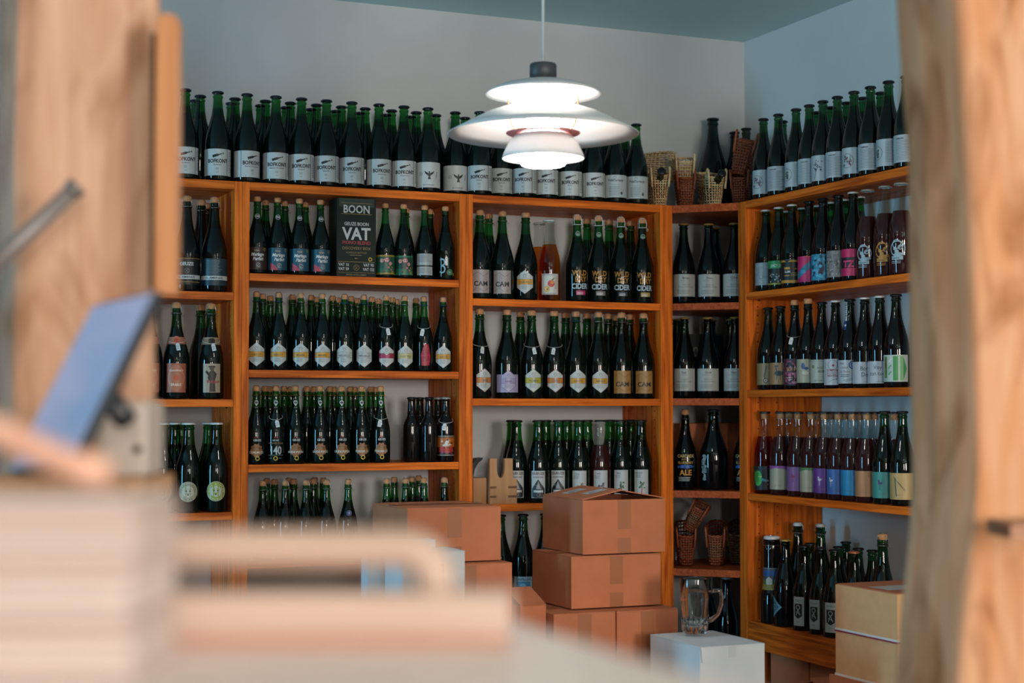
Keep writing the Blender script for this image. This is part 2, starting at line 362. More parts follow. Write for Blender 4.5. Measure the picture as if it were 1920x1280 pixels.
# ------------------------------------------------------------------ bottles: printed labels
TXT = {}
def text_shape(s, bold=0, shear=0):             # glyph outlines of the built-in font, size 1, centred
    k = (s, bold, shear)
    if k in TXT: return TXT[k]
    cu = bpy.data.curves.new('t', 'FONT'); cu.body = s; cu.size = 1; cu.align_x = 'CENTER'; cu.resolution_u = 2; cu.offset = bold; cu.shear = shear
    o = bpy.data.objects.new('t', cu); C.objects.link(o)
    dg = bpy.context.evaluated_depsgraph_get(); me = bpy.data.meshes.new_from_object(o.evaluated_get(dg))
    res = ([tuple(v.co[:2]) for v in me.vertices], [tuple(p.vertices) for p in me.polygons])
    bpy.data.objects.remove(o); bpy.data.curves.remove(cu); bpy.data.meshes.remove(me); TXT[k] = res
    return res
class Print:                                    # flat shapes in mm, later wrapped on a bottle or left flat
    def __init__(s): s.v = []; s.f = []; s.mi = []; s.cols = []; s.layer = []
    def add(s, vs_, fs, col, lay):
        if col not in s.cols: s.cols.append(col)
        b = len(s.v); s.v += vs_; s.layer += [lay]*len(vs_); s.f += [tuple(b+i for i in f) for f in fs]; s.mi += [s.cols.index(col)]*len(fs)
    def items(s, items):
        rnd = random.Random(5)
        for li, it in enumerate(items):
            k = it[0]; lay = li*.012
            if k == 't':
                _, tx, x, y, size, col = it[:6]; sx = it[6] if len(it) > 6 else 1; bold = it[7] if len(it) > 7 else 0; sh = it[8] if len(it) > 8 else 0
                v, f = text_shape(tx, bold, sh); s.add([(x+a*size*sx, y+b*size) for a, b in v], f, col, lay)
            elif k == 'v':                      # vertical lettering
                _, tx, x, y, size, col = it; v, f = text_shape(tx, 0, 0); s.add([(x-b*size, y+a*size) for a, b in v], f, col, lay)
            elif k == 'r':
                _, x0, y0, x1, y1, col = it; s.add([(x0, y0), (x1, y0), (x1, y1), (x0, y1)], [(0, 1, 2, 3)], col, lay)
            elif k == 'p': s.add(list(it[1]), [tuple(range(len(it[1])))], it[2], lay)
            elif k == 'c':
                _, x, y, r, col = it; s.add([(x+r*math.cos(2*PI*i/24), y+r*math.sin(2*PI*i/24)) for i in range(24)], [tuple(range(24))], col, lay)
            elif k == 'e':
                _, x, y, rx, ry, col = it; s.add([(x+rx*math.cos(2*PI*i/20), y+ry*math.sin(2*PI*i/20)) for i in range(20)], [tuple(range(20))], col, lay)
            elif k == 'o':
                _, x, y, r, w_, col = it; n = 28
                s.add([(x+q*math.cos(2*PI*i/n), y+q*math.sin(2*PI*i/n)) for q in (r-w_/2, r+w_/2) for i in range(n)], [(i, (i+1) % n, n+(i+1) % n, n+i) for i in range(n)], col, lay)
            elif k == 's':                      # stroke along points
                _, pts, w_, col = it
                for (xa, ya), (xb, yb) in zip(pts, pts[1:]):
                    L = math.hypot(xb-xa, yb-ya) or 1; nx, ny = -(yb-ya)/L*w_/2, (xb-xa)/L*w_/2
                    s.add([(xa+nx, ya+ny), (xb+nx, yb+ny), (xb-nx, yb-ny), (xa-nx, ya-ny)], [(0, 1, 2, 3)], col, lay)
            elif k == 'l':                      # lines of fine print
                _, x0, x1, y, n, dy, col = it
                for i in range(n):
                    q = x1-(x1-x0)*rnd.uniform(0, .3); yy = y-i*dy; s.add([(x0, yy), (q, yy), (q, yy+dy*.38), (x0, yy+dy*.38)], [(0, 1, 2, 3)], col, lay)
            elif k == 'a':                      # lettering on an arc
                _, tx, x, y, r, size, col, up = it; n = len(tx); st = size*.78/r
                for i, ch in enumerate(tx):
                    if ch == ' ': continue
                    a = (i-(n-1)/2)*st*(1 if up else -1); v, f = text_shape(ch, .01, 0)
                    for_ = []
                    for (px_, py_) in v:
                        py2 = py_*size-(0 if up else size*.7); px2 = px_*size
                        if up: for_.append((x+(r+py2)*math.sin(a)+px2*math.cos(a), y+(r+py2)*math.cos(a)-px2*math.sin(a)))
                        else: for_.append((x-(r-py2-size*.7)*math.sin(a)*-1*-1+px2*math.cos(a), y-(r-py2-size*.7)*math.cos(a)-px2*math.sin(a)*-1))
                    s.add(for_, f, col, lay)
            elif k == 'blob':                   # scattered patches of several colours
                _, x0, y0, x1, y1, n, size, cols, seed = it; r2 = random.Random(seed)
                for i in range(n):
                    cx_, cy_ = r2.uniform(x0+size, x1-size), r2.uniform(y0+size, y1-size); m_ = r2.randint(5, 8); a0 = r2.random()*6
                    s.add([(cx_+size*r2.uniform(.45, 1)*math.cos(a0+2*PI*j/m_), cy_+size*r2.uniform(.45, 1)*math.sin(a0+2*PI*j/m_)) for j in range(m_)], [tuple(range(m_))], r2.choice(cols), lay+i*.002)
def cut_mesh(p, step, ystep=0):                          # slice wide shapes so that they bend round the glass
    bm = bmesh.new(); vs_ = [bm.verts.new((x, y, l)) for (x, y), l in zip(p.v, p.layer)]
    for f, m in zip(p.f, p.mi):
        try: fc = bm.faces.new([vs_[i] for i in f]); fc.material_index = m
        except ValueError: pass
    xs = [v.co.x for v in bm.verts]
    if xs:
        x = math.floor(min(xs)/step)*step
        while x < max(xs):
            bmesh.ops.bisect_plane(bm, geom=bm.verts[:]+bm.edges[:]+bm.faces[:], dist=1e-4, plane_co=(x, 0, 0), plane_no=(1, 0, 0)); x += step
    if ystep and xs:
        ys = [v.co.y for v in bm.verts]; y = math.floor(min(ys)/ystep)*ystep
        while y < max(ys):
            bmesh.ops.bisect_plane(bm, geom=bm.verts[:]+bm.edges[:]+bm.faces[:], dist=1e-4, plane_co=(0, y, 0), plane_no=(0, 1, 0)); y += ystep
    return bm
def wrap_mesh(name, p, kind, lift, step=5):
    bm = cut_mesh(p, step, 6 if max(q[1] for q in p.v) > KIND[kind][1]*420 else 0); R = KIND[kind][2]
    for v in bm.verts:
        x, z, l = v.co.x/1000, v.co.y/1000, v.co.z/1000; r = radius_at(kind, z); a = x/max(r, .012)
        rr = r+lift+l; v.co = (rr*math.sin(a), -rr*math.cos(a), z)
    me = bpy.data.meshes.new(name); bm.to_mesh(me); bm.free()
    for c in p.cols: me.materials.append(ink(c))
    return me
def flat_mesh(name, p):                         # print lying in the local x,z plane facing -y
    bm = cut_mesh(p, 1000)
    for v in bm.verts: v.co = (v.co.x/1000, -v.co.z/1000, v.co.y/1000)
    me = bpy.data.meshes.new(name); bm.to_mesh(me); bm.free()
    for c in p.cols: me.materials.append(ink(c))
    return me
K, Wt, PAP = '#15181b', '#c9cdcb', '#b9bfbe'
def bottle_icon(x, y, s, col, a=.3):
    o = [(-11, -3.2), (3, -3.2), (7, -1.4), (14, -1.3), (14, 1.3), (7, 1.4), (3, 3.2), (-11, 3.2)]; c, q = math.cos(a), math.sin(a)
    pt = lambda l: [(x+s*(u*c-v*q), y+s*(u*q+v*c)) for u, v in l]
    return [('p', pt(o), col), ('p', pt([(16, -1.6), (19, -1.6), (19, 1.6), (16, 1.6)]), col)]
def bird(x, y, s, col):
    return [('e', x, y, 4*s, 2.5*s, col), ('c', x-2.6*s, y+4.4*s, 1.9*s, col), ('p', [(x-3.6*s, y+1*s), (x-1*s, y+1*s), (x-2*s, y+5*s), (x-3.4*s, y+5*s)], col), ('p', [(x+2*s, y), (x+8*s, y+5*s), (x+4*s, y+1*s), (x+7*s, y-.5*s)], col), ('s', [(x-1*s, y-2*s), (x-1.6*s, y-12*s)], .8*s, col), ('s', [(x+1*s, y-2*s), (x+.6*s, y-12*s)], .8*s, col)]
# each design: bg colour or None, half width, z range (mm), printed items, neck items
DES = {}
def D(key, kind, bg, hw, z0, z1, items, phrase, neck=None, rim=None): DES[key] = (kind, bg, hw, z0, z1, items, phrase, neck, rim)
def bof(sub, n):
    D('bof'+str(n), 'b75', PAP, 78, 17, 107, bottle_icon(-3, 85, 1.3, K)+[('t', 'BOFKONT', 1, 60, 17.5, K, .84, .035), ('t', sub, 0, 51.5, 6.4, '#2c3033', .95, .01), ('l', -6, 7, 42, 3, 2.6, '#6a6e70'), ('t', '2022', 0, 27, 4.6, '#3c4043'), ('l', -26, -18, 22, 1, 2, '#55595b'), ('l', 20, 26, 22, 1, 2, '#55595b'), ('r', 34, 17, 36, 107, '#3c4043'), ('l', 42, 66, 96, 12, 6, '#6a6e70'), ('r', -40, 17, -38.6, 107, '#3c4043')],
      'bottle-drawing label reading '+sub)
for n_, s_ in enumerate(['Smulsmurf', 'Rabarber Kardemom', 'Woekoef', 'Raspoetin', 'Honeymoon', 'Sunshine', 'Asia', 'Koru', 'Pluche']): bof(s_, n_)
D('eagle', 'b75', PAP, 78, 17, 107, [('e', 4, 62, 4, 8, K), ('p', [(4, 66), (-14, 76), (-10, 66), (0, 58)], K), ('p', [(4, 66), (22, 76), (18, 66), (8, 58)], K), ('c', 4, 72, 3, K), ('p', [(1, 56), (7, 56), (10, 46), (-2, 46)], K), ('s', [(-32, 60), (-30, 72), (-22, 68), (-20, 60)], .9, '#6d7275'), ('l', -34, -16, 66, 3, 3, '#85898b'), ('s', [(30, 52), (34, 74)], 2, K), ('t', 'BIJ DE MUR BIER', 2, 24, 5.5, K)], 'white label and spread-winged bird emblem')
D('publ', 'b75', '#aeb8b8', 66, 20, 104, [('t', 'PubliTerdanje', 2, 80, 12.5, '#2b3136', .85, .015), ('s', [(-6, 92), (-6, 98), (2, 99), (2, 92)], 1, '#2b3136'), ('t', 'Abricotier frais', 0, 66, 5, '#5d666a'), ('l', -24, 26, 58, 6, 6, '#7b8487'), ('e', 24, 36, 5, 6, '#4f585d')], 'grey white label, handwritten title over lines of text')
D('geuze', 'c75', '#0b0d0f', 62, 22, 112, [('t', 'GEUZE', 0, 86, 15, Wt, 1, .03), ('r', -62, 108, 62, 110, '#8d7437'), ('r', -62, 40, 62, 54, '#b4bbbb'), ('t', 'EL AMBINUS', 0, 43.5, 10, K, 1.05, .02), ('r', -62, 30, 62, 32, '#8d7437'), ('o', 0, 68, 8, .8, '#7b8083'), ('s', [(-6, 62), (6, 74)], .8, '#7b8083'), ('s', [(-6, 74), (6, 62)], .8, '#7b8083')], 'black label, white lettering and white strip')
D('geuzb', 'c75', '#12303c', 62, 22, 112, [('l', -26, 30, 104, 10, 5, '#5a757e'), ('r', -62, 40, 62, 54, '#b4bbbb'), ('t', 'EL AMBINUS', 0, 43.5, 10, K, 1.05, .02)], 'blue black back label, white strip')
D('salmon', 'c75', '#a1583f', 34, 22, 118, [('e', 0, 70, 28, 44, '#b5694c'), ('o', 0, 70, 27, 1, '#d19a7c'), ('t', 'Gueuzerable', 0, 92, 10, '#e3cdbd', .9, .01, .3), ('c', 0, 70, 9, '#c9502a'), ('t', 'ERABLE', 0, 44, 11, '#e3cdbd', .9, .03)], 'salmon label and matching neck band', neck=[('r', -50, 182, 50, 206, '#a06a52'), ('c', 0, 194, 15, '#b5694c'), ('c', 0, 194, 8, '#b4432c')])
D('sepia', 'c75', '#a79681', 30, 22, 118, [('p', [(-8, 24), (12, 24), (10, 62), (16, 84), (4, 98), (-8, 92), (-14, 70), (-7, 60)], '#1d1713'), ('c', 0, 102, 8, '#3a2a20'), ('e', 0, 108, 12, 3.5, '#15110e'), ('p', [(-18, 96), (-8, 86), (-12, 78), (-22, 90)], '#2a201a'), ('t', 'Rullquin', 4, 54, 15, '#a12f3c', .9, .02, .3)], 'sepia picture of a hatted man', neck=[('r', -50, 182, 50, 206, '#8a7460'), ('c', 0, 194, 11, '#2a1c16'), ('r', -50, 204, 50, 206, '#b9a68d')])
def rnd(key, c1, c2, t1, t2, phrase):
    D(key, 'b75n', None, 0, 0, 0, [('c', 0, 70, 33, '#b9b59a'), ('c', 0, 70, 31, c1), ('c', 0, 70, 19, '#c3c0ab'), ('a', t1, 0, 70, 21, 8.5, c2, True), ('a', t2, 0, 70, 29.5, 8.5, c2, False), ('p', [(-13, 76), (-5, 70), (-3, 80)], c1), ('p', [(13, 76), (5, 70), (3, 80)], c1), ('c', -6, 72, 2.2, K), ('c', 6, 72, 2.2, K), ('p', [(-5, 66), (5, 66), (3, 58), (-3, 58)], c1), ('c', 0, 60, 2, K)], phrase)
rnd('sheepw', '#a19c86', '#4a463a', 'DRIFT GEUZE', 'OUDE FUUT', 'round pale label, animal face')
rnd('sheepy', '#8f9a3a', '#d5d4ae', 'DOUX & VIER', 'GABRIELLE', 'round yellow green label, animal face')
def badge(col): return [('c', 0, 196, 8.5, col), ('c', 0, 196, 7.2, '#14181a'), ('r', -6.4, 194, 6.4, 198.6, col)]
for key, bg, ph in (('mpbr', '#2b1713', 'brown label, white italic lettering'), ('mpbl', '#174a5e', 'blue label, white italic lettering, pink corner')):
    D(key, 'c37', bg, 46, 14, 90, [('p', [(-30, 14), (-2, 14), (-12, 30), (-30, 40)], '#b53a4d' if key == 'mpbl' else '#2b1713'), ('t', 'Kriek', -2, 76, 8, '#b6a58a', 1, .01), ('t', 'Mariage', 0, 60, 16, '#c9ccca', .88, .025, .25), ('t', 'Parfait', 2, 45, 16, '#c9ccca', .88, .025, .25), ('o', 3, 30, 6, 1.2, '#9fa3a1'), ('s', [(-1, 26), (7, 34)], 1, '#9fa3a1'), ('l', -4, 16, 22, 1, 2, '#9fa3a1'), ('o', 26, 82, 4, 1.6, '#a58a3c')], ph, neck=badge('#b9bdbb'))
for key, bg, b2, ph in (('caty', '#8a7424', '#1f4a38', 'yellow edged label of pink cartoon faces'), ('catg', '#1d6a4c', '#12382c', 'green label of pink cartoon faces')):
    D(key, 'c37', bg, 42, 12, 80, [('r', -40, 18, 40, 74, b2), ('r', -30, 18, 30, 34, '#1c5a41'), ('c', -14, 60, 7, '#c0848a'), ('c', 4, 62, 8, '#c88a90'), ('c', 17, 50, 6, '#c0848a'), ('c', 10, 36, 4, '#b9737c'), ('c', 20, 28, 3.4, '#b9737c'), ('c', -17, 61, 1.6, K), ('c', -11, 61, 1.6, K), ('c', 1, 63, 1.8, K), ('c', 8, 63, 1.8, K), ('p', [(-2, 56), (9, 56), (4, 53)], '#7a2330'), ('blob', -28, 18, 28, 74, 14, 3, ['#a8424e', '#c9a13c', '#14251f'], 3), ('o', 26, 20, 3.5, 1.5, '#c9a13c')], ph)
D('grey', 'c37', '#9aa3a4', 31, 14, 90, [('l', -26, 28, 84, 8, 3.4, '#6e7678'), ('r', -31, 44, 31, 49, '#14181a'), ('l', -26, 28, 38, 6, 3.4, '#6e7678')], 'pale grey back label full of small text')
D('three', 'c37', None, 0, 0, 0, [('t', '3', -9, 22, 80, '#7fa5b4', .8, -.012), ('v', 'brouwerij', 12, 60, 9, '#8ea3a9'), ('c', 17, 27, 11, '#3d7a5a'), ('c', 17, 27, 8.5, '#2c5f46'), ('t', 'G', 17, 23, 11, '#b9c7bd', 1, .02), ('o', 32, 20, 3.6, 1.5, '#8a9a3a')], 'a big pale blue numeral three')
def hexa(key, kind, t, band, rim, phrase, sc=1, dx=0, bg=None, fill='#b3b9b7'):
    z0 = 14 if kind == 'c37' else 24; h = 76*sc; w_ = 27*sc; c = z0+h/2
    H6 = lambda q: [(dx, c-h/2+q*1.1), (dx+w_-q, c-h*.24), (dx+w_-q, c+h*.24), (dx, c+h/2-q*1.1), (dx-w_+q, c+h*.24), (dx-w_+q, c-h*.24)]
    it = ([('r', -46, z0-2, 46, z0+h*.82, bg)] if bg else [])+[('p', H6(-1.8), rim), ('p', H6(0), fill), ('r', dx-w_, c-8*sc, dx+w_, c+9*sc, band), ('p', [(dx-9*sc, c+9*sc), (dx+9*sc, c+9*sc), (dx, c+3*sc)], fill) if rim == '#7d1f3c' and kind == 'c37' else ('r', dx-w_, c-8.6*sc, dx+w_, c-7.8*sc, '#2e3234'), ('t', t, dx, c-4*sc, 10.5*sc, '#5d4a1e' if band in ('#c9922e', '#c28f2f') else '#5a4f56' if band != '#8f1f45' else '#b0404f', .74, .02), ('o', dx, c+22*sc, 5.5*sc, 1, '#33383a'), ('s', [(dx-3.5*sc, c+20*sc), (dx, c+25*sc), (dx+3.5*sc, c+20*sc)], 1, '#33383a'), ('l', dx-14*sc, dx+14*sc, c+13*sc, 1, 2.4, '#555a5c'), ('l', dx-14*sc, dx+14*sc, c-13*sc, 4, 3.6*sc, '#6a6f71'), ('r', dx-w_, c+9*sc, dx+w_, c+9.8*sc, '#2e3234')]
    D(key, kind, None, 0, 0, 0, it, phrase)
hexa('h_abr', 'c37', 'ABRICOT', '#c9922e', '#b3b9b7', 'white hexagon label, orange band reading ABRICOT')
hexa('h_abr2', 'c37', 'MIRABEL', '#c9922e', '#b3b9b7', 'white hexagon label, narrow amber band')
hexa('h_mir', 'c37', 'MIRABELLE', '#a9b0af', '#b3b9b7', 'all white hexagon label')
hexa('h_red', 'c37', 'CERISE', '#8f1f45', '#7d1f3c', 'white hexagon label, crimson band')
hexa('h_kei', 'c37', 'OUDE WIJN', '#b8b078', '#b3b9b7', 'white hexagon label, pale yellow band')
hexa('h_geu', 'c37', 'GUEUZE', '#c28f2f', '#b3b9b7', 'white hexagon label, golden band reading GUEUZE')
D('crims', 'c37', None, 0, 0, 0, [('p', [(-8, 20), (20, 20), (26, 50), (16, 96), (2, 96), (-10, 60)], '#9c1530'), ('v', 'CASSIS', 10, 56, 17, '#2a0a12'), ('s', [(-6, 30), (22, 34)], 1.5, '#d8455e'), ('s', [(-8, 56), (24, 58)], 1.5, '#d8455e'), ('s', [(-4, 78), (20, 80)], 1.5, '#d8455e')], 'glossy crimson label')
shield = [('c', 0, 209, 7, '#b9bdbb'), ('c', 0, 209, 5, '#1a2522'), ('p', [(-6, 205), (6, 205), (0, 196)], '#b9bdbb'), ('t', 'OUD', 0, 190, 5, '#b9bdbb')]
def pijp(key, t, phrase):
    ros = [(20*(1+.09*math.cos(10*a))*math.cos(a), 47+22*(1+.09*math.cos(10*a))*math.sin(a)) for a in [2*PI*i/60 for i in range(60)]]
    D(key, 'c37', None, 0, 0, 0, [('p', ros, '#8a5a34'), ('t', 'GEUZE', 2, 78, 10, '#c2c6c4', .85, .02), ('s', [(-6, 88), (-2, 94)], 2, '#a8322e'), ('s', [(1, 88), (5, 94)], 2, '#a8322e'), ('r', -14, 50, 14, 58, '#5f3b20'), ('l', -12, 12, 54, 2, 4, '#a87f52'), ('t', t, 0, 37, 10.5, '#c9c6b8', .92, .025), ('o', 3, 20, 6, 3, '#c2a12e')], phrase, neck=shield)
pijp('p_dem', 'DEMI-MUID', 'brown rosette and the word DEMI-MUID'); pijp('p_oud', 'OUDE PIJPEN', 'brown rosette reading OUDE PIJPEN'); pijp('p_foe', 'FOEDER 21', 'brown rosette and the words FOEDER 21')
D('p140', 'c37', None, 0, 0, 0, [('t', '140', 0, 34, 38, '#aeb6b4', .72, .03), ('t', 'VANDERVELDE', 0, 68, 8.5, '#7f6a52', .9, .01), ('t', 'GEUZE', 0, 78, 8, '#aeb6b4', .9, .02), ('s', [(-4, 88), (0, 94)], 2, '#a8322e'), ('s', [(3, 88), (7, 94)], 2, '#a8322e'), ('r', -26, 30, 26, 31, '#8f9795'), ('o', 0, 20, 6, 3, '#c2a12e'), ('l', -24, -10, 20, 1, 3, '#8f9795'), ('l', 10, 24, 20, 1, 3, '#8f9795')], 'big white number 140', neck=shield)
D('carv', 'l33', '#8f8a84', 40, 22, 92, [('r', -40, 25, 40, 89, '#1b1613'), ('r', -40, 52, 40, 86, '#a85a1e'), ('p', [(-28, 36), (28, 36), (28, 56), (6, 48), (-10, 56), (-28, 50)], '#a8281e'), ('p', [(-10, 54), (0, 74), (12, 80), (10, 66), (22, 60), (6, 56)], '#c2c6c8'), ('blob', -28, 40, 28, 84, 12, 5, ['#c98a2a', '#7a1c16', '#c9c3b6', '#221a16'], 8), ('t', 'Cordon C', 0, 30, 13, '#c2405a', .9, .02, .3)], 'picture label in orange, red and white')
def cam_(key, c, phrase): D(key, 'c75', c, 34, 20, 104, [('t', 'CAM', 0, 46, 24, K, 1, .03), ('s', [(-30, 84), (-10, 96), (8, 80), (30, 94)], .8, '#2a2522'), ('s', [(-30, 28), (-12, 40), (10, 26), (30, 38)], .8, '#2a2522')], phrase)
cam_('cams', '#9a8f8c', 'silver pink foil label'); cam_('camg', '#9c7238', 'golden foil label')
hexa('h75', 'c75', 'OUDE WIJN', '#c9922e', '#b3b9b7', 'white hexagon label, amber band', 1.08)
hexa('h75y', 'c75', 'PRUIMEN', '#a8a02e', '#4d7a3c', 'green edged hexagon label, yellow band', 1.08, 2)
hexa('h75r', 'c75', 'CERISES', '#b8752e', '#7a2030', 'red edged hexagon label, orange band', 1.08, 2)
hexa('h75a', 'c75', 'ABRICOT', '#c28f2f', '#b3b9b7', 'white hexagon label, ABRICOT in orange', 1.08, 4)
hexa('lilac', 'c75', 'AARBEI', '#9a8fae', '#5a3a6a', 'lilac label around a hexagon', 1.0, 3, '#9d93b3', '#a79fb8')
D('peach', 'w75w', '#b9b6b0', 33, 22, 98, [('r', -30, 26, 30, 90, '#c4c2bc'), ('c', 4, 62, 13, '#b83a2e'), ('c', 9, 66, 6, '#d0802e'), ('c', -12, 42, 11, '#c99a4a'), ('c', -12, 42, 7, '#d9c27a'), ('c', -11, 42, 3.4, '#5a3420'), ('p', [(4, 76), (16, 84), (12, 74)], '#4a6a34'), ('l', -28, 20, 94, 1, 3, '#4a4644'), ('t', 'PECHE DE VIGNE', 0, 24, 6, '#4a4644'), ('l', 18, 30, 84, 9, 5, '#85807c')], 'white label, red and yellow fruit')
def wild(key, c, phrase): D(key, 'c75', None, 0, 0, 0, [('t', 'WILD', 0, 96, 27, '#a9772e', .82, .03), ('t', 'DRY', 4, 73, 27, '#a9772e', .82, .03), ('t', 'CIDER', 0, 47, 27, '#a9bcc4', .80, .03), ('r', -14, 24, 22, 40, c), ('l', -10, 18, 31, 2, 5, '#d8d4d0')], phrase, neck=[('c', 0, 252, 9, '#8fa79a'), ('c', 0, 252, 7, '#163a26'), ('r', -5, 248, 5, 252, '#8fa79a')])
wild('wildp', '#a81f5e', 'stacked orange lettering, pink bar'); wild('wildg', '#6f6a66', 'stacked orange lettering, grey bar'); wild('wildn', '#2a3444', 'stacked orange lettering, navy bar'); wild('wildt', '#a58a4a', 'stacked orange lettering, tan bar')
def corn(key, t): D(key, 'b75', '#a5a59e', 52, 28, 112, [('t', t, 4, 94, 11, '#2e2e2c', 1, .01), ('l', -18, 28, 88, 1, 2.4, '#77776f'), ('t', 'Tommie Sjef', 4, 70, 6, '#3c3c38'), ('t', 'Wild Ales Fermentation', 4, 62, 6, '#3c3c38'), ('l', -30, 34, 50, 3, 6, '#77776f')], 'plain pale label reading '+t)
for t_ in ('Bitten', 'Franc', 'Cuvee', 'Saaz', 'Druif'): corn('cr_'+t_, t_)
D('boer', 'b75n', '#aeb1b0', 26, 18, 116, [('t', 'GUEUZE', 0, 102, 13, '#3a1c1c', .95, .03), ('t', 'BOERENERF', 0, 90, 8, K, .9, .01), ('p', [(-23, 22), (-23, 52), (0, 86), (23, 52), (23, 22), (12, 19), (-12, 19)], K), ('p', [(-9, 50), (9, 50), (0, 78)], '#8b9090'), ('r', -17, 38, 17, 46, Wt), ('o', 0, 30, 6, 1.4, '#8b9090'), ('s', [(-14, 66), (14, 50)], 1.2, '#8b9090')], 'white label, black arched emblem')
def fruit(key, t, c1, c2, ph): D(key, 'b75n', '#aeb2b2', 27, 18, 114, [('t', t, -10, 100, 8, K, .95, .01), ('l', -22, 2, 94, 3, 4.5, '#6c7072'), ('blob', -12, 40, 16, 74, 16, 4.4, [c1, c1, '#27401f'], len(t)), ('s', [(2, 46), (0, 22)], 3.4, c2), ('l', 8, 22, 22, 1, 2, '#6c7072')], ph)
fruit('f_cit', 'Citrus', '#8a6a3c', '#5a4428', 'white label, small brown fruit'); fruit('f_cas', 'Cassis', '#2e2c4a', '#2f4a2c', 'white label, small dark grapes'); fruit('f_blu', 'Blad', '#2f5a2c', '#6a1c2e', 'white label, small leafy beet'); fruit('f_rab', 'Rabarber', '#2c6a34', '#b02e4a', 'white label, small rhubarb stalk')
D('canti', 'b75', '#9fb2ba', 36, 20, 86, [('t', 'CANTILLON', 0, 72, 12, '#26343e', .82, .02), ('r', -26, 28, 26, 68, '#3d7f9c'), ('p', [(-26, 28), (26, 28), (26, 44), (4, 38), (-10, 48), (-26, 40)], '#1d4860'), ('e', 0, 56, 10, 6, '#8db4c4')], 'pale label, blue picture')
D('casc', 'c75', None, 0, 0, 0, [('t', 'CASCADE', 0, 122, 16, '#c2a36a', .92, .03), ('t', 'BREWING', 0, 112, 8, '#a98c58', .9, .01), ('t', 'BLUEBERRY', 0, 98, 13, '#b08c48', .92, .03), ('e', 0, 88, 34, 7, '#1c4a8a'), ('blob', -34, 80, 34, 96, 14, 5, ['#2456a0', '#163a70', '#2c66b8'], 4), ('t', 'ALE', 0, 56, 28, '#c9862e', 1, .03), ('l', -28, 28, 46, 3, 6, '#b9b9b2')], 'gold lettering above a blue berry band')
D('splash', 'mag', None, 0, 0, 0, [('blob', -52, 30, -20, 140, 26, 8, ['#7d8c90', '#5f6e72', '#93a1a4'], 12), ('v', 'ACID', -30, 88, 26, '#93a1a4')], 'grey splashed lettering down its side')
for i_, (ph, it) in enumerate([('ring drawing of a bearded goat', [('o', -14, 62, 24, 1.2, '#2f3336'), ('blob', -34, 42, 6, 82, 18, 5, ['#3a3f42', '#55595c', '#8a9294', '#7d3a4a'], 2), ('l', 18, 40, 98, 15, 5, '#7b8588')]), ('only lines of text', [('t', 'GARDEN', -14, 92, 7, K, 1, .02), ('l', -30, 32, 86, 13, 5, '#7b8588')]), ('part of a green ring drawing', [('o', -30, 62, 22, 1.2, '#2f3336'), ('blob', -44, 44, -16, 80, 12, 5, ['#4a6a58', '#2f3336'], 6), ('l', 2, 34, 96, 14, 5, '#7b8588')]), ('branching tree drawing', [('blob', -26, 50, 12, 96, 26, 3.2, ['#2f3336', '#4a5054'], 9), ('s', [(-20, 24), (-12, 56), (0, 70)], 1.6, '#2f3336'), ('l', 20, 40, 98, 15, 5, '#7b8588')])]):
    D('rt'+str(i_), 'w75', '#a9b5b9', 62, 18, 106, it, 'white label, '+ph)
D('r1a', 'w75', '#8b999e', 44, 22, 104, [('blob', -40, 26, 40, 100, 30, 5, ['#94a2a6', '#829095', '#99a6aa'], 3), ('l', -20, 20, 52, 2, 6, '#6c787c')], 'plain grey label')
D('r1b', 'w75', '#15191b', 44, 18, 104, [('r', -44, 76, 44, 104, '#2f8a4e'), ('t', 'JUICY 241', 0, 82, 13, '#c2d2c4', .8, .02), ('blob', -40, 24, 40, 60, 26, 4, ['#7f858a', '#a9aeb2', '#3c3048'], 5), ('r', -44, 18, 44, 24, '#8a8a2e')], 'green topped black label')
D('r1c', 'w75', '#14171a', 44, 16, 102, [('r', -44, 92, 44, 99, '#b5872c'), ('r', -44, 18, 44, 28, '#b5872c'), ('r', -24, 66, -2, 74, '#b5872c'), ('r', 14, 66, 40, 70, '#b5872c'), ('t', 'SLIM', -12, 54, 11, Wt, 1, .02), ('r', -24, 42, -4, 46, '#b5872c'), ('p', [(-24, 99), (-2, 99), (-13, 88)], '#14171a'), ('l', 0, 34, 52, 3, 5, '#9a8a5a')], 'black label, bright yellow bars')
D('r1d', 'w75', '#b8245e', 44, 14, 104, [('p', [(-44, 40), (-20, 60), (20, 90), (44, 100), (44, 76), (8, 56), (-20, 32), (-44, 24)], '#2a6f8a'), ('p', [(-10, 104), (44, 104), (44, 98)], '#d85a3a'), ('e', -12, 50, 10, 7, '#3d8aa6'), ('r', -44, 14, 44, 26, '#a81f5e')], 'hot pink label crossed by a blue arm')
D('r1e', 'w75', '#2a7f9c', 44, 14, 104, [('blob', -44, 14, 44, 104, 40, 8, ['#1c4a66', '#3fa3c0', '#14303f', '#4ab0c8', '#6a8ab0'], 21), ('p', [(-2, 30), (12, 34), (16, 60), (6, 78), (-6, 66), (2, 54), (-8, 40)], '#2a2233')], 'turquoise swirling figure label')
D('r1f', 'w75', '#7f7a78', 44, 18, 108, [('blob', -44, 18, 44, 108, 60, 5, ['#5a5553', '#9a9693', '#6d6866', '#a8a5a2'], 13), ('s', [(-20, 30), (0, 60), (-6, 96)], 1.2, '#3c3836'), ('s', [(10, 26), (20, 66), (8, 100)], 1.2, '#3c3836')], 'grey crinkled stone pattern label')
D('r1g', 'w75', '#bd1f58', 44, 16, 106, [('r', -44, 42, 44, 78, '#1a1418'), ('t', 'TZ', -4, 46, 30, '#c4285e', 1, .05)], 'hot pink and black banded label')
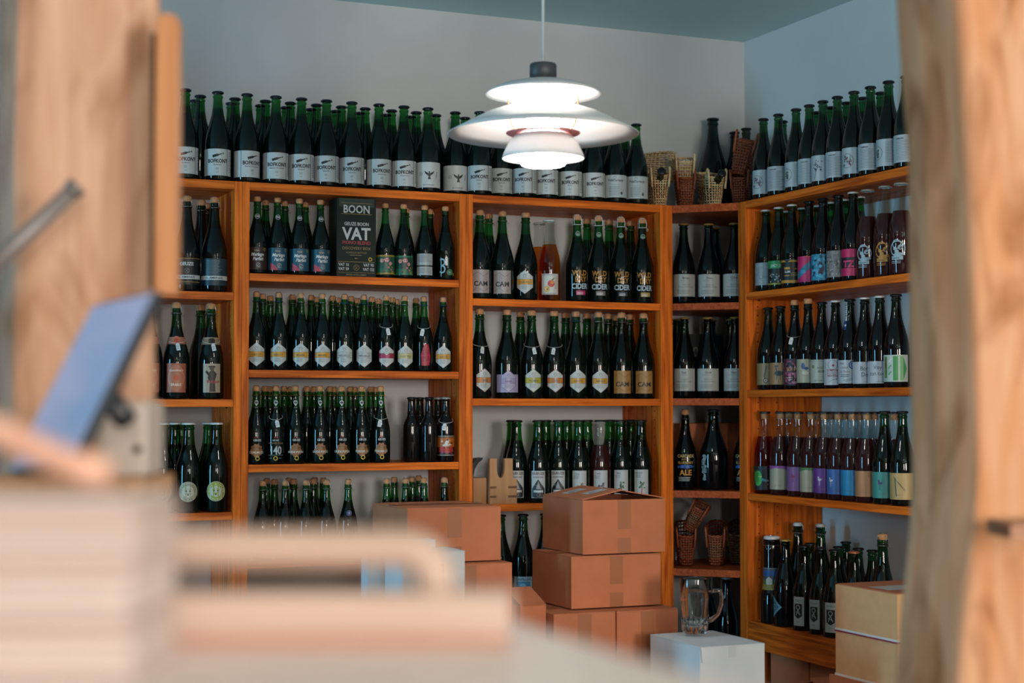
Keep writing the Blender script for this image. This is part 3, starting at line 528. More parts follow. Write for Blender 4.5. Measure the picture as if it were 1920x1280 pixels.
def mono(key, c, ph): D(key, 'w75', None, 0, 0, 0, [('o', 0, 84, 24, 4, c), ('c', -8, 84, 6, c), ('c', 10, 88, 8, c), ('c', 10, 88, 5, K), ('c', -2, 74, 7, c), ('e', 6, 66, 18, 5, c), ('r', -20, 48, 18, 60, c), ('l', -14, 12, 52, 1, 5, K), ('o', -2, 98, 14, 3, c), ('l', -20, 20, 42, 2, 5, c)], ph)
mono('r1h', '#8fa6b0', 'pale blue line drawing'); mono('r1i', '#a9792e', 'orange line drawing')
D('r2a', 'w75', '#8f7a58', 44, 18, 96, [('s', [(6, 88), (2, 70), (-4, 48), (4, 34)], 3, K), ('o', 2, 34, 8, 2, K), ('o', 2, 34, 4, 2, '#c9c3b4'), ('s', [(12, 70), (22, 66)], 2, '#b9b0a0')], 'tan label, guitar drawing')
D('r2b', 'w75', '#95744e', 44, 18, 96, [('e', 2, 58, 16, 9, '#2a2c2e'), ('s', [(-6, 64), (-8, 82)], 4, '#2a2c2e'), ('e', -6, 84, 7, 3, '#3a3c3e'), ('s', [(16, 62), (28, 62), (30, 48), (20, 46)], 1.6, '#2a2c2e'), ('s', [(-4, 50), (-6, 36)], 2, '#2a2c2e'), ('s', [(8, 50), (8, 36)], 2, '#2a2c2e')], 'tan label, long-necked creature')
D('r2c', 'w75', '#3a1c2a', 44, 14, 108, [('blob', -44, 14, 44, 108, 60, 6, ['#8a4a5e', '#a8687a', '#5a2a3c', '#b9848e'], 31), ('e', -10, 60, 24, 40, '#c24a6a'), ('e', -10, 60, 22, 38, K), ('t', 'SON', -8, 66, 16, '#c98a4a', 1, .03), ('r', -26, 48, 6, 60, '#b83a6a'), ('l', -24, 6, 40, 2, 6, '#c9c0b0')], 'pink floral label, dark oval')
D('r2d', 'w75', '#a5a088', 44, 22, 104, [('e', -6, 80, 7, 11, '#3d4a80'), ('e', 6, 72, 8, 5, '#33406e'), ('e', 2, 56, 12, 6, '#c2bfae'), ('s', [(-4, 46), (6, 54)], .8, '#6a675a')], 'cream label, blue butterfly')
D('r2e', 'w75', '#a3a79a', 44, 20, 100, [('t', 'HOLT', 4, 68, 11, '#3a3d36', .9, .01), ('t', 'BEER', 4, 56, 11, '#3a3d36', .9, .01), ('c', -26, 76, 6, '#6a7a5a'), ('r', -40, 94, 20, 95, '#6a6d66'), ('t', 'HOLT BEER 04', -2, 26, 6, '#3a3d36')], 'pale olive label, small capitals')
D('r2f', 'w75', '#b1b4b6', 46, 12, 100, [('o', -2, 80, 16, 1, '#33383a'), ('c', 0, 78, 4, '#8a2c3c'), ('t', 'COMPOSITE', 0, 58, 11, '#7a2438', .85, .02), ('l', -26, 26, 52, 1, 4, '#7a2438'), ('t', 'NOUVELLE', 0, 40, 11, '#7a2438', .8, .02), ('s', [(-18, 22), (0, 30), (10, 32)], 1, '#33383a'), ('c', 10, 32, 2, K)], 'white label, maroon capitals')
D('r2g', 'w75', '#aeb4b8', 44, 16, 94, [('t', 'Bier', -18, 80, 11, '#7a3a40'), ('t', 'd Saison', -10, 66, 11, '#7a3a40', .85), ('t', 'au Chene', -8, 52, 11, '#7a3a40', .85), ('c', 20, 78, 14, '#1f3a78'), ('c', 20, 78, 10, '#b4bcc8'), ('o', 20, 78, 6, 3, '#1f3a78'), ('l', -24, 16, 44, 2, 6, '#5f6568'), ('s', [(-12, 26), (24, 34)], 1, '#33383a'), ('s', [(-8, 22), (26, 30)], 1, '#33383a')], 'white label, blue round seal', neck=[('r', -15, 226, -5, 290, '#b4b9be'), ('r', -17, 196, -6, 226, '#1f3a78'), ('l', -14, -6, 284, 8, 7, '#33383a'), ('c', -11, 211, 4, '#b4bcc8')])
D('r2h', 'w75', '#adb2b6', 50, 14, 86, [('t', 'Bon', 6, 58, 19, '#26292b', .9), ('t', 'Dois', 12, 38, 19, '#26292b', .9), ('l', 4, 24, 20, 1, 3, '#5f6568')], 'white label reading Bon')
D('r2i', 'w75', '#adb2b6', 50, 14, 86, [('t', 'Voy', 0, 60, 19, '#26292b', .9), ('t', 'con todo', 2, 40, 19, '#26292b', .9), ('l', -8, 24, 20, 1, 3, '#5f6568')], 'white label reading Voy con todo')
D('r2j', 'w75', '#a9b5ae', 50, 18, 104, [('r', -2, 22, 14, 100, '#3f8a4a'), ('r', 20, 22, 28, 100, '#5aa35a'), ('p', [(-36, 30), (-24, 30), (-24, 98), (-36, 98)], '#5a7a3a'), ('p', [(-36, 66), (-28, 60), (-28, 90), (-34, 88)], '#7a4a3a'), ('s', [(-18, 40), (-8, 52)], 5, '#4a9a5a'), ('s', [(-18, 60), (-8, 72)], 5, '#4a9a5a'), ('s', [(-18, 80), (-8, 92)], 5, '#c2c6c0'), ('p', [(30, 22), (44, 60), (30, 100)], '#3f8a4a')], 'bright green leaf stripe label')
D('r3a', 'w75w', '#15171a', 50, 14, 100, [('e', -16, 56, 17, 28, '#3f9a3c'), ('e', -24, 60, 12, 24, '#2f7a30'), ('c', -12, 62, 2.4, '#c9c39a'), ('c', -4, 62, 2.4, '#c9c39a'), ('p', [(-2, 58), (18, 52), (18, 44), (0, 46)], '#3a8a96'), ('c', 22, 48, 4, '#b8707a'), ('e', 22, 34, 2, 4, '#c24a7a'), ('blob', -10, 16, 30, 34, 8, 1.2, ['#7f858a'], 2)], 'black label, green crescent shape')
def plain(key, c, top, ph, it=[], z0=20): D(key, 'w75w', c, 48, z0, z0+84, ([('p', [(-48, z0+84), (48, z0+84), (48, z0+66), (20, z0+74), (-10, z0+76), (-48, z0+70)], top)] if top else [])+it+[('l', -14, 18, z0+14, 1, 2.5, '#6a6560')], ph)
plain('r3b', '#a3a38e', '#8a4a9a', 'cream label, purple top'); plain('r3c', '#7d5a92', None, 'lilac label, red bird', bird(-10, 70, 1.6, '#8a2440')); plain('r3d', '#a3a38e', '#4f7a4a', 'cream label, green top')
plain('r3e', '#5f3486', None, 'purple label, white bird', bird(-10, 66, 1.7, '#b8b9c2')); plain('r3f', '#3b66a8', None, 'mid blue label, white bird', bird(-18, 66, 1.7, '#b8c2d0')); plain('r3g', '#2482b4', None, 'plain sky blue label')
plain('r3h', '#b0805a', None, 'plain peach label', [('v', 'DRINKS', 20, 92, 5, '#3a2a20'), ('r', 36, 20, 48, 104, '#14100e')]); plain('r3i', '#3f8a80', None, 'teal label, purple bird', bird(-6, 68, 1.8, '#4a2464')); plain('r3j', '#b59a62', None, 'straw label, long bird legs', [('s', [(-20, 92), (0, 70), (18, 46)], 1.4, '#2a3a44'), ('s', [(-14, 88), (-10, 30)], 3, '#2a3a44'), ('s', [(-4, 76), (20, 50)], 1, '#2a3a44')])
D('shld', 'p75', '#aab0ae', 22, 18, 118, [('t', 'Wijngaard', 0, 104, 7.5, '#33383a'), ('p', [(-15, 94), (15, 94), (15, 52), (0, 42), (-15, 52)], K), ('o', 0, 82, 7, 2.4, '#aab0ae'), ('s', [(-8, 54), (0, 74), (8, 54)], 2.4, '#aab0ae'), ('s', [(-9, 66), (9, 58)], 2, '#aab0ae'), ('t', '2021', 0, 30, 6, '#33383a')], 'white label, black shield')
D('house', 'grow', None, 0, 0, 0, [('r', -44, 120, 44, 196, '#3a4a52'), ('r', -44, 170, 44, 190, '#1f4a8a'), ('r', -44, 120, 44, 140, '#8a7a3a'), ('p', [(-12, 140), (12, 140), (12, 158), (0, 168), (-12, 158)], '#b9b4a6'), ('r', -44, 140, -14, 156, '#4a6a3a'), ('r', 14, 140, 44, 158, '#2f5a4a'), ('r', -44, 196, 44, 199, '#6a7a8a')], 'painted village scene on its neck')
D('trian', 'b75', None, 0, 0, 0, [('p', [(-26, 110), (18, 70), (-26, 30)], '#5f8f9c'), ('p', [(-24, 98), (6, 70), (-24, 42)], '#2a5a68'), ('o', -14, 70, 8, 2, '#8fb4bc')], 'pale blue triangle label')
D('badge', 'c37', None, 0, 0, 0, [], 'small round violet neck badge', neck=[('c', 4, 150, 9, '#8a84a8'), ('c', 4, 150, 7.4, '#2c2450'), ('e', 4, 150, 4, 5, '#a9a4c2')])
LABM = {}
def label_meshes(key, kind):
    k = (key, kind)
    if k in LABM: return LABM[k]
    _, bg, hw, z0, z1, items, ph, neck, rim = DES[key]; out = {}
    if bg:
        p = Print(); p.items([('r', -hw, z0, hw, z1, bg)]); out['label'] = wrap_mesh('label', p, kind, .0004, 6)
    if items:
        p = Print(); p.items(items); out['print'] = wrap_mesh('print', p, kind, .0008 if bg else .0006)
    if neck:
        p = Print(); p.items(neck); out['neck_label'] = wrap_mesh('neck_label', p, kind, .0005, 3)
    LABM[k] = out; return out
TAGM = {}
def price_tag(root, kind, side=1):
    k = (kind, side)
    if k not in TAGM:
        H = KIND[kind][1]; zt = H*.655; b = MB(); pts = []
        for i in range(28):
            a = 2*PI*i/28; z = zt+.012*math.cos(a)*1.0; r = radius_at(kind, z)+.0012; pts.append((r*math.sin(a), r*math.cos(a), z))
        b.tube(pts, .0006, 4, True); r = radius_at(kind, zt-.012)+.002
        b.tube([(0, -r, zt-.012), (side*.006, -r-.001, zt-.016), (side*.012, -r, zt-.026)], .0006, 4)
        sm = b.mesh('string', mat('string_white', (.7, .7, .68), .7), True)
        p = [(-.0065, -.020), (.0065, -.020), (.0065, .001), (.0035, .005), (-.0035, .005), (-.0065, .001)]
        t = MB(); t.prism(p, -.0004, .0004); tm = t.mesh('price_tag', mat('tag_white', (.62, .63, .63), .6))
        pr = Print(); pr.items([('t', '24', 0, -8, 7, '#3a3d40'), ('l', -4, 4, -12, 2, 3, '#6a6e70')]); pm = flat_mesh('print', pr)
        TAGM[k] = (sm, tm, pm, zt, r)
    sm, tm, pm, zt, r = TAGM[k]; r2 = radius_at(kind, zt-.03)+.003
    t = link('price_tag', tm, root); t.location = (side*.004, -(r+.004), zt-.018); t.rotation_euler = (-.25, side*-.2, 0)
    link('string', sm, root); q = link('print', pm, t); q.location = (0, -.0005, 0)

BOT = []                                        # every bottle: kind, glass, closure, design, x, y, z, turn, tag, label, group
def put(kind, glass, clo, des, x, y, z, turn, tagside, label, group): BOT.append([kind, glass, clo, des, x, y, z, turn, tagside, label, group])
def settle(lo, hi, sel):                        # nudge bottles of one shelf apart until none touch
    for it in range(200):
        mv = 0
        for i in range(len(sel)):
            for j in range(i):
                a, b = sel[i], sel[j]; d = KIND[a[0]][2]+KIND[b[0]][2]+.0015; dx, dy = a[4]-b[4], a[5]-b[5]; L = math.hypot(dx, dy) or 1e-6
                if L < d: q = (d-L)/2/L; a[4] += dx*q; a[5] += dy*q; b[4] -= dx*q; b[5] -= dy*q; mv = 1
            a = sel[i]; R = KIND[a[0]][2]+.002
            a[4] = min(max(a[4], lo[0]+R), hi[0]-R); a[5] = min(max(a[5], lo[1]+R), hi[1]-R)
        if not mv: break
def make_all():
    seen = {}
    for kind, glass, clo, des, x, y, z, turn, tg, label, group in BOT:
        seen[label] = seen.get(label, 0)+1
    for kind, glass, clo, des, x, y, z, turn, tg, label, group in BOT:
        rz = math.atan2(-x, y)                  # labels look out into the shop
        root = empty('beer_bottle', (x, y, z), rz+math.radians(turn)); tag(root, label, 'bottle', group)
        link('bottle_body', body_mesh(kind, glass), root)
        par = root
        for nm, me in closure_mesh(kind, clo):
            o = link(nm, me, par)
            if nm in ('cork', 'stopper'): par = o
            if clo == 'stop': par = root
        if des:
            lm = label_meshes(des, kind); pl = root
            if 'label' in lm: pl = link('label', lm['label'], root)
            if 'print' in lm: link('print' if 'label' in lm else 'printed_label', lm['print'], pl)
            if 'neck_label' in lm: link('neck_label', lm['neck_label'], root)
        if tg: price_tag(root, kind, tg)
def shelf_row(side, z, front, back, place, kind, glass, clo, bounds, backname=None, backglass=None, backclo=None, tagged=()):
    # front: (px, design, turn[, row, overrides]); back: (px, row)
    z = zz(z)+.0004; sel = []; zm = z+.12
    bounds = tuple(bounds)
    for i, fr in enumerate(front):
        px, des, turn = fr[:3]; row = fr[3] if len(fr) > 3 else 0; ov = fr[4] if len(fr) > 4 else {}
        k = ov.get('kind', kind); g = ov.get('glass', glass); c = ov.get('clo', clo); R = KIND[k][2]; off = R+.006+row*.09
        x, y = (x_on_back(px, D0+off, zm), D0+off) if side == 'b' else (W0+off, y_on_right(px, W0+off, zm))
        if side == 'c': y = D0+off; x = x_on_back(px, y, zm)
        ph = ov.get('phrase') or ('with '+DES[des][6] if des else 'without a label')
        cn = {'green': 'green', 'dgreen': 'dark green', 'black': 'black', 'brown': 'dark brown', 'clear': 'clear', 'amber': 'amber', 'red': 'clear red', 'plum': 'clear'}[g]
        put(k, g, c, des, x, y, z, turn+(-13 if side == 'r' else 0), ov.get('tag'), cn+' bottle '+ph+', '+place, 'bottles '+place); sel.append(BOT[-1])
    for px, row in back:
        k = kind; R = KIND[k][2]; off = R+.006+row*.09
        if side in 'bc': y = D0+off; x = x_on_back(px, y, zm)
        else: x = W0+off; y = y_on_right(px, x, zm)
        put(k, backglass or glass, backclo or clo, None, x, y, z, random.uniform(-40, 40), None, backname+', '+place, 'bottles '+place); sel.append(BOT[-1])
    if bounds: settle(bounds[0], bounds[1], sel)
inner = lambda a, b: ((a+T+.001, D0+.001), (b-T-.001, BACK))
# ---- top of the back bookcases
P = 'atop the back bookcases'
fr = [(346.9, 'bof0', 4), (408, 'bof0', 0), (462.8, 'bof1', 26), (516.9, 'bof1', 6), (565, 'bof2', 0), (611.9, 'bof3', 0), (659.4, 'bof3', 2), (710.3, 'bof4', 16), (757.2, 'bof4', 4), (802.2, 'eagle', 2), (853, 'eagle', 10, .5), (890, 'bof5', -2), (941, 'bof5', 6, .45), (978, 'bof6', -8), (1024, 'bof7', 0), (1069, 'bof8', 0), (1112, 'bof8', 12), (1153, 'publ', 2), (1193, 'publ', 2), (14, 'bof2', 4)]
bk = [(375, 1), (366, 2), (440, 1), (433, 2), (497, 1), (488, 2), (544, 1), (536, 2), (593, 1), (583, 2), (640, 1), (629, 2), (684, 1), (675, 2), (734, 1), (724, 2), (783, 1), (770, 2), (826, 1), (872, 1.4), (918, 1.2), (960, 1.2), (1004, 1), (1048, 1), (1092, 1), (1134, 1), (1172, 1)]
shelf_row('b', .7628, fr, bk, P, 'b75', 'green', 'crown_n', ((XA, D0+.001), (XD-.02, BACK)), 'green capped bottle in the rows behind the labelled bottles')
P = 'atop the corner rack'
for px, row, k in ((1337, 2.1, 'mag'), (1378, 2.3, 'c75b'), (1399, 1.3, 'c75b')):
    y = D0+.05+row*.09; z = TOP+.0004; R = KIND[k][2]
    put(k, 'black', 'crown_k', None, x_on_back(px, y, z+.2), y, z, 0, None, ('big black magnum' if k == 'mag' else 'tall black glass bottle' if k == 'c75b' else 'plain black glass bottle')+' among the wicker baskets, '+P, 'black bottles on the corner rack')
settle((XD+.06, D0+.06), (X1-.004, BACK), BOT[-3:])
# ---- top of the blue wall bookcase
P = 'atop the blue-wall bookcase'
fr = [(1432, 'rt0', -6), (1460, 'rt1', 0), (1495.5, 'rt2', 0), (1517.5, 'rt1', 4), (1541.8, 'rt3', -6), (1570.8, 'rt1', 2), (1602, 'rt0', -6), (1633, 'rt1', 0), (1667, 'rt2', -8), (1700, 'rt1', 0)]
bk = [(1468, 1), (1531, 1.1), (1558, 1), (1588, 1), (1619, 1), (1652, 1)]
shelf_row('r', .7628, fr, bk, P, 'w75', 'dgreen', 'crown_k', ((W0+.001, 3.5), (X1-.004, 5.245)), 'dark capped bottle in the second row')
RB = ((W0+.001, RY0+T+.001), (X1-.004, RY1-T-.001))
P = 'top shelf, blue-wall bookcase'
cl = {'glass': 'plum', 'clo': 'crown_s', 'kind': 'w75w'}; bkk = {'glass': 'black', 'clo': 'crown_k'}
fr = [(1436.6, 'r1a', 0), (1460.9, 'r1b', 0), (1485.7, 'r1c', 4), (1517.5, 'r1d', -4, 0, bkk), (1543.5, 'r1e', -4, 0, bkk), (1572.3, 'r1f', -4, 0, bkk), (1601, 'r1g', -8, 0, {'glass': 'black', 'clo': 'crown_w'}), (1627, 'r1h', -8, 0, cl), (1661, 'r1i', -4, 0, cl), (1690, 'r1h', -6, 0, cl)]
shelf_row('r', RS[0], fr, [(1476, 1), (1507, 1), (1533, 1.1), (1560, 1), (1587, 1), (1612, 1)], P, 'w75', 'green', 'crown_w', RB, 'capped green bottle in the second row')
P = 'second shelf, blue-wall bookcase'
ck = {'clo': 'cork', 'glass': 'black'}; wc = {'clo': 'crown_w', 'glass': 'black'}; nb = {'glass': 'black'}
fr = [(1441, 'r2a', -4, 0, {'glass': 'dgreen'}), (1464, 'r2b', -2, 0, nb), (1491.6, 'r2c', 0, 0, {'clo': 'cork', 'glass': 'black', 'tag': -1}), (1519, 'r2d', -6, 0, ck), (1541, 'r2e', 2, 0, nb), (1566.5, 'r2f', 0, 0, wc), (1596, 'r2g', -4, 0, nb), (1620, 'r2h', 0, 0, wc), (1647.8, 'r2i', 0, 0, wc), (1681, 'r2j', 0, 0, nb)]
shelf_row('r', RS[1], fr, [], P, 'w75', 'black', 'crown_k', RB)
P = 'third shelf, blue-wall bookcase'
gr = {'glass': 'dgreen', 'kind': 'w75', 'clo': 'crown_k'}
fr = [(1434.4, 'r3a', -4, 0, {'glass': 'red'}), (1464.4, 'r3b', -4), (1500, 'r3c', 0), (1521.6, 'r3d', -2), (1546, 'r3e', 0), (1571, 'r3f', -2), (1598.5, 'r3g', 0), (1625, 'r3h', -8), (1659.4, 'r3i', -2, 0, gr), (1693, 'r3j', -4, 0, gr)]
shelf_row('r', RS[2], fr, [(1480, 1), (1533, 1), (1558, 1), (1585, 1), (1611, 1), (1640, 1), (1677, 1)], P, 'w75w', 'plum', 'stop', RB, 'clear corked bottle in the second row')
P = 'bottom shelf, blue-wall bookcase'
fr = [(1448, 'house', -8, 0, {'kind': 'grow', 'glass': 'brown', 'clo': 'swing'}), (1478, 'trian', -30, 0, {'kind': 'b75', 'glass': 'black', 'clo': 'crown_g'}), (1508.6, 'shld', -20), (1541, 'shld', -24), (1567, 'shld', -8), (1599, None, 0, .2, {'clo': 'crown_c', 'phrase': 'with a copper cap'}), (1656, None, 0, .1, {'kind': 'c75b', 'clo': 'corkw', 'glass': 'dgreen', 'phrase': 'with wired cork'}),
      (1498, None, 0, 1.2, {'kind': 'c75b', 'clo': 'swing', 'phrase': 'with swing stopper, behind'}), (1537, None, 0, 1.4, {'kind': 'c75b', 'clo': 'swing', 'phrase': 'with swing stopper, behind'})]
shelf_row('r', RS[3], fr, [(1527, 1.2), (1578, 1), (1609, 1.2), (1632, 1.2), (1556, 1.9)], P, 'p75', 'dgreen', 'crown_k', RB, 'plain dark green bottle without label')
# ---- corner rack
P = 'in the corner rack'
def corner(z, lst, back, place, kind='b75', glass='black', clo='crown_g'):
    n0 = len(BOT); z = zz(z)+.0004
    for px, des, turn, y, ov in lst:
        k = ov.get('kind', kind); put(k, ov.get('glass', glass), ov.get('clo', clo), des, x_on_back(px, y, z+.1), y, z, turn, None, 'black bottle with '+DES[des][6]+', '+place, 'bottles '+place)
    for px, y in back: put(kind, glass, clo, None, x_on_back(px, y, z+.2), y, z, 0, None, 'plain black bottle at the back, '+place, 'bottles '+place)
    settle((XD+T+.002, 5.26), (X1-.006, BACK), BOT[n0:])
corner(CS[0], [(1282, 'cr_Bitten', 6, 5.455, {}), (1329, 'cr_Franc', 0, 5.42, {}), (1377, 'cr_Cuvee', -6, 5.36, {})], [(1341, 5.53)], 'top shelf, corner rack')
corner(CS[1], [(1285, 'cr_Saaz', -8, 5.455, {}), (1326, 'cr_Druif', -4, 5.42, {}), (1379, 'cr_Saaz', -14, 5.35, {})], [(1269, 5.56), (1341, 5.55), (1363, 5.5)], 'second shelf, corner rack')
corner(CS[2], [(1285, 'casc', 2, 5.46, {'kind': 'c75s', 'clo': 'corkw'}), (1338, 'splash', -4, 5.42, {'kind': 'mags', 'clo': 'crown_k'}), (1396, 'casc', -6, 5.36, {'kind': 'c75s', 'clo': 'corkw'})], [], 'third shelf, corner rack')
for px, y in ((1324.6, 5.56), (1363, 5.46)):
    put('b75', 'black', 'crown_s', None, x_on_back(px, y, zz(CS[4])+.25), y, zz(CS[4])+.0004, 0, None, 'black bottle with bright silver cap on the lowest corner shelf behind the mug', 'bottles on the lowest corner shelf')
# ---- bookcase behind the cardboard boxes
U3 = inner(XC, XD); P = 'top shelf above cardboard boxes'
fr = [(897, 'cams', 6), (932, 'cams', 0, 0), (985.5, 'h75', -4, 0, {'glass': 'dgreen', 'clo': 'cork'}), (1030, 'peach', 4, 0, {'glass': 'amber', 'kind': 'w75w', 'clo': 'crown_w'}), (1011, None, 0, 1.1, {'glass': 'amber', 'kind': 'w75w', 'clo': 'crown_w', 'phrase': 'without visible label, standing behind'}),
      (1082, 'wildp', 14, 0, {'clo': 'corkp'}), (1122, 'wildg', 6, 0, {'clo': 'corkp'}), (1164, 'wildn', 6, 0, {'clo': 'corkp'}), (1204, 'wildt', 12, 0, {'clo': 'corkp'})]
shelf_row('b', U3S[0], fr, [(916, 1), (1101, 1), (1142, 1), (1182, 1)], P, 'c75', 'green', 'corkw', U3, 'wired cork bottle in the second row')
P = 'second shelf above cardboard boxes'
fr = [(897, 'h75r', 22, 0, {'tag': -1}), (950.5, 'lilac', 4, 0, {'clo': 'cork'}), (997, 'h75y', 6, 0, {'tag': 1, 'clo': 'cork'}), (1039, 'h75r', 4, 0, {'tag': -1, 'clo': 'cork'}), (1080, 'h75a', 6, 0, {'clo': 'corkb'}), (1122, 'h75a', 6), (1165.6, 'camg', 4), (1206.5, 'camg', 4)]
shelf_row('b', U3S[1], fr, [(976, 1), (1061, 1), (1100, 1), (1140, 1), (1155, 2), (1180, 1)], P, 'c75', 'dgreen', 'corkw', U3, 'corked bottle in the second row')
P = 'third shelf behind cardboard boxes'
pl = {'glass': 'plum', 'kind': 'w75w', 'clo': 'crown_k'}
fr = [(981, 'boer', 4, .4), (1004.7, 'boer', -2, 0), (1043.8, 'boer', -4, 0), (1083.4, 'f_cit', 2, 0), (1125.6, 'f_cas', 2, 0, pl), (1164, 'f_blu', 2, 0), (1202, 'f_rab', 2, 0)]
shelf_row('b', U3S[2], fr, [(962.5, 1.2), (1023, 1), (1063, 1), (1101, 1), (1144, 1), (1183, 1)], P, 'b75n', 'green', 'crown_k', U3, 'capped bottle in the second row')
P = 'low shelf between box stacks'
shelf_row('b', U3S[3], [(946, 'canti', -10), (982.5, 'canti', 0), (1018, 'canti', 6), (1060, 'canti', 0)], [], P, 'b75', 'dgreen', 'crown_k', U3)
# ---- bookcase with the gift carton
U2 = inner(XB, XC); P = 'shelf with green gift carton'
nw = {'clo': 'cork'}
fr = [(479, 'mpbr', 2, 0, nw), (520, 'mpbl', 8, 0, nw), (561, 'mpbl', 8, 0, nw), (600.6, 'mpbl', 12, 0, nw), (724, 'caty', 4, 0, nw), (755, 'catg', 4, 0, nw), (796, 'grey', 2, 0, nw), (835, 'three', 0, 0, {'glass': 'dgreen', 'clo': 'cork'})]
shelf_row('b', U2S[0], fr, [(497.5, 1), (534, 1), (572, 1), (761, 1.2), (806, 1.2)], P, 'c37', 'green', 'corkw', U2, 'wired cork bottle in the second row')
P = 'crowded shelf under gift carton'
cb = {'clo': 'corkb'}
fr = [(478, 'h_abr', 0, 0, cb), (522.5, 'h_abr', -2, 0, cb), (564, 'h_abr2', 0), (604, 'h_abr2', 4), (646, 'h_mir', 0, 0, cb), (682, 'h_mir', 4, 0, cb), (724, 'h_red', 4, 0, {'tag': 1}), (758, 'h_kei', 8), (794.7, 'crims', 0, 0, {'clo': 'corkb', 'tag': -1}), (830.6, 'h_geu', 2, 0, cb)]
bk = [(492, 1), (506, 2), (548, 1), (560, 2), (583, 1), (592, 2), (624, 1), (637, 2), (658, 1), (668, 2), (697, 1), (709, 2), (736, 1), (744, 2), (780, 1)]
shelf_row('b', U2S[1], fr, bk, P, 'c37', 'green', 'corkw', U2, 'small corked bottle in the rows behind')
P = 'third shelf, gift-carton bookcase'
br = {'kind': 'l33', 'glass': 'brown', 'clo': 'crown_k'}
fr = [(478, 'p_dem', 4), (516.6, 'p140', 0, 0, {'tag': 1}), (553, 'p_oud', 4), (599.7, 'p_oud', 4), (640, 'p_oud', 6), (677.5, 'p_foe', 6), (713.8, 'p_foe', 4, 0, {'tag': -1}),
      (801, None, 0, .1, dict(br, phrase='without label, small')), (787, None, 0, 1, dict(br, phrase='without label, small')), (775, None, 0, .3, dict(br, phrase='without label, small')), (836, 'carv', 0, 0, dict(br, clo='crown_s', tag=-1)), (822, None, 0, 1, dict(br, clo='crown_s', phrase='without label, small'))]
bk = [(497, 1), (505, 2), (532, 1), (545, 2), (575, 1), (588, 2), (618, 1), (626, 2), (657, 1), (665, 2), (695, 1), (703, 2)]
shelf_row('b', U2S[2], fr, bk, P, 'c37', 'green', 'corkg', U2, 'small wired bottle in the rows behind')
P = 'fourth shelf, gift-carton bookcase'
fr = [(492, None, 0), (534.7, None, 0), (573.8, None, 0), (612, None, 0), (652.5, 'badge', 0), (725, None, 0), (761, None, 0), (794, None, 0), (833, None, 0)]
bk = [(500, 2), (517, 1), (552, 1), (541, 2), (586, 1), (593, 2), (600, 1.5), (739, 1), (773, 1), (785, 2)]
shelf_row('b', U2S[3], fr, bk, P, 'c37', 'green', 'corkw', U2, 'small plain corked bottle')
# ---- bookcase behind the timber post
U1 = inner(XA, XB); P = 'top shelf beside timber post'
shelf_row('b', U1S[0], [(350, 'geuze', 0), (401.6, 'geuzb', 0), (14, 'geuze', 4)], [(377, 1), (389, 1.9)], P, 'c75', 'black', 'corkw', U1, 'corked black bottle in the second row')
P = 'second shelf beside timber post'
shelf_row('b', U1S[1], [(328, 'salmon', 0, 0, {'tag': 1}), (395, 'sepia', 6, 0, {'tag': 1}), (283, 'salmon', 0), (14, 'sepia', 4)], [(376, 1)], P, 'c75', 'dgreen', 'corkw', U1, 'corked bottle in the second row')
P = 'third shelf beside timber post'
shelf_row('b', U1S[2], [(304, 'sheepw', 0), (352.8, 'sheepw', 0), (405, 'sheepy', 0), (14, 'sheepw', 0)], [(327, 1), (339, 1.9), (391, 1)], P, 'b75n', 'green', 'crown_w', U1, 'capped green bottle in the second row')
make_all()

# ------------------------------------------------------------------ pendant lamp
M_shade = mat('lamp_enamel_white', (.72, .72, .71), .35); M_pink = mat('lamp_enamel_rose', (.62, .22, .22), .4); M_copper = mat('lamp_copper_arm', (.65, .28, .14), .35, .6)
M_capd = mat('lamp_cap_grey', (.05, .055, .06), .45); M_cord = mat('lamp_cord', (.55, .56, .56), .5)
M_bulb = bpy.data.materials.new('lamp_frosted_light'); M_bulb.use_nodes = True
bn = M_bulb.node_tree.nodes['Principled BSDF']; bn.inputs['Emission Color'].default_value = (1, .93, .86, 1); bn.inputs['Emission Strength'].default_value = 40
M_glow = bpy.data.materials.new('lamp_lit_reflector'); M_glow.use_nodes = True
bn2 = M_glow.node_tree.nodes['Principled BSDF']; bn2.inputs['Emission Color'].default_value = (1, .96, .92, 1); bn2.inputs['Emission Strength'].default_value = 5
L0 = Vector((1.784, 3.907, zz(.7185)))
lamp = tag(empty('pendant_lamp', L0), 'white tiered pendant lamp with copper arms hanging on a pale cord', 'pendant lamp')
def shell(name, prof, m, th=.0016):
    b = MB(); b.lathe(prof+[(r-(th if r > th else 0), z-th) for r, z in reversed(prof)], 64); return b.obj(name, m, lamp, True)
shell('top_shade', [(.034, .141), (.070, .138), (.110, .128), (.140, .114), (.1525, .106)], M_shade)
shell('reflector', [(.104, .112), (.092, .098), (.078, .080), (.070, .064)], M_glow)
shell('main_shade', [(.070, .062), (.092, .0675), (.118, .064), (.150, .053), (.185, .036), (.220, .017), (.2515, 0)], M_shade)
shell('rose_ring', [(.060, .004), (.080, .0045), (.098, .003)], M_pink)
shell('lower_shade', [(.058, .001), (.074, -.004), (.088, -.018), (.098, -.036), (.105, -.052), (.1085, -.0636)], M_shade)
b = MB(); b.lathe([(.003, -.084), (.050, -.084), (.0575, -.081), (.0595, -.074), (.0595, -.050), (.045, -.045), (.043, .010), (.043, .118), (.003, .120)], 48)
b.obj('diffuser', M_bulb, lamp, True)
b = MB(); b.lathe([(.003, .186), (.033, .186), (.0355, .182), (.0355, .139), (.003, .139)], 40); b.obj('socket_cap', M_capd, lamp, True)
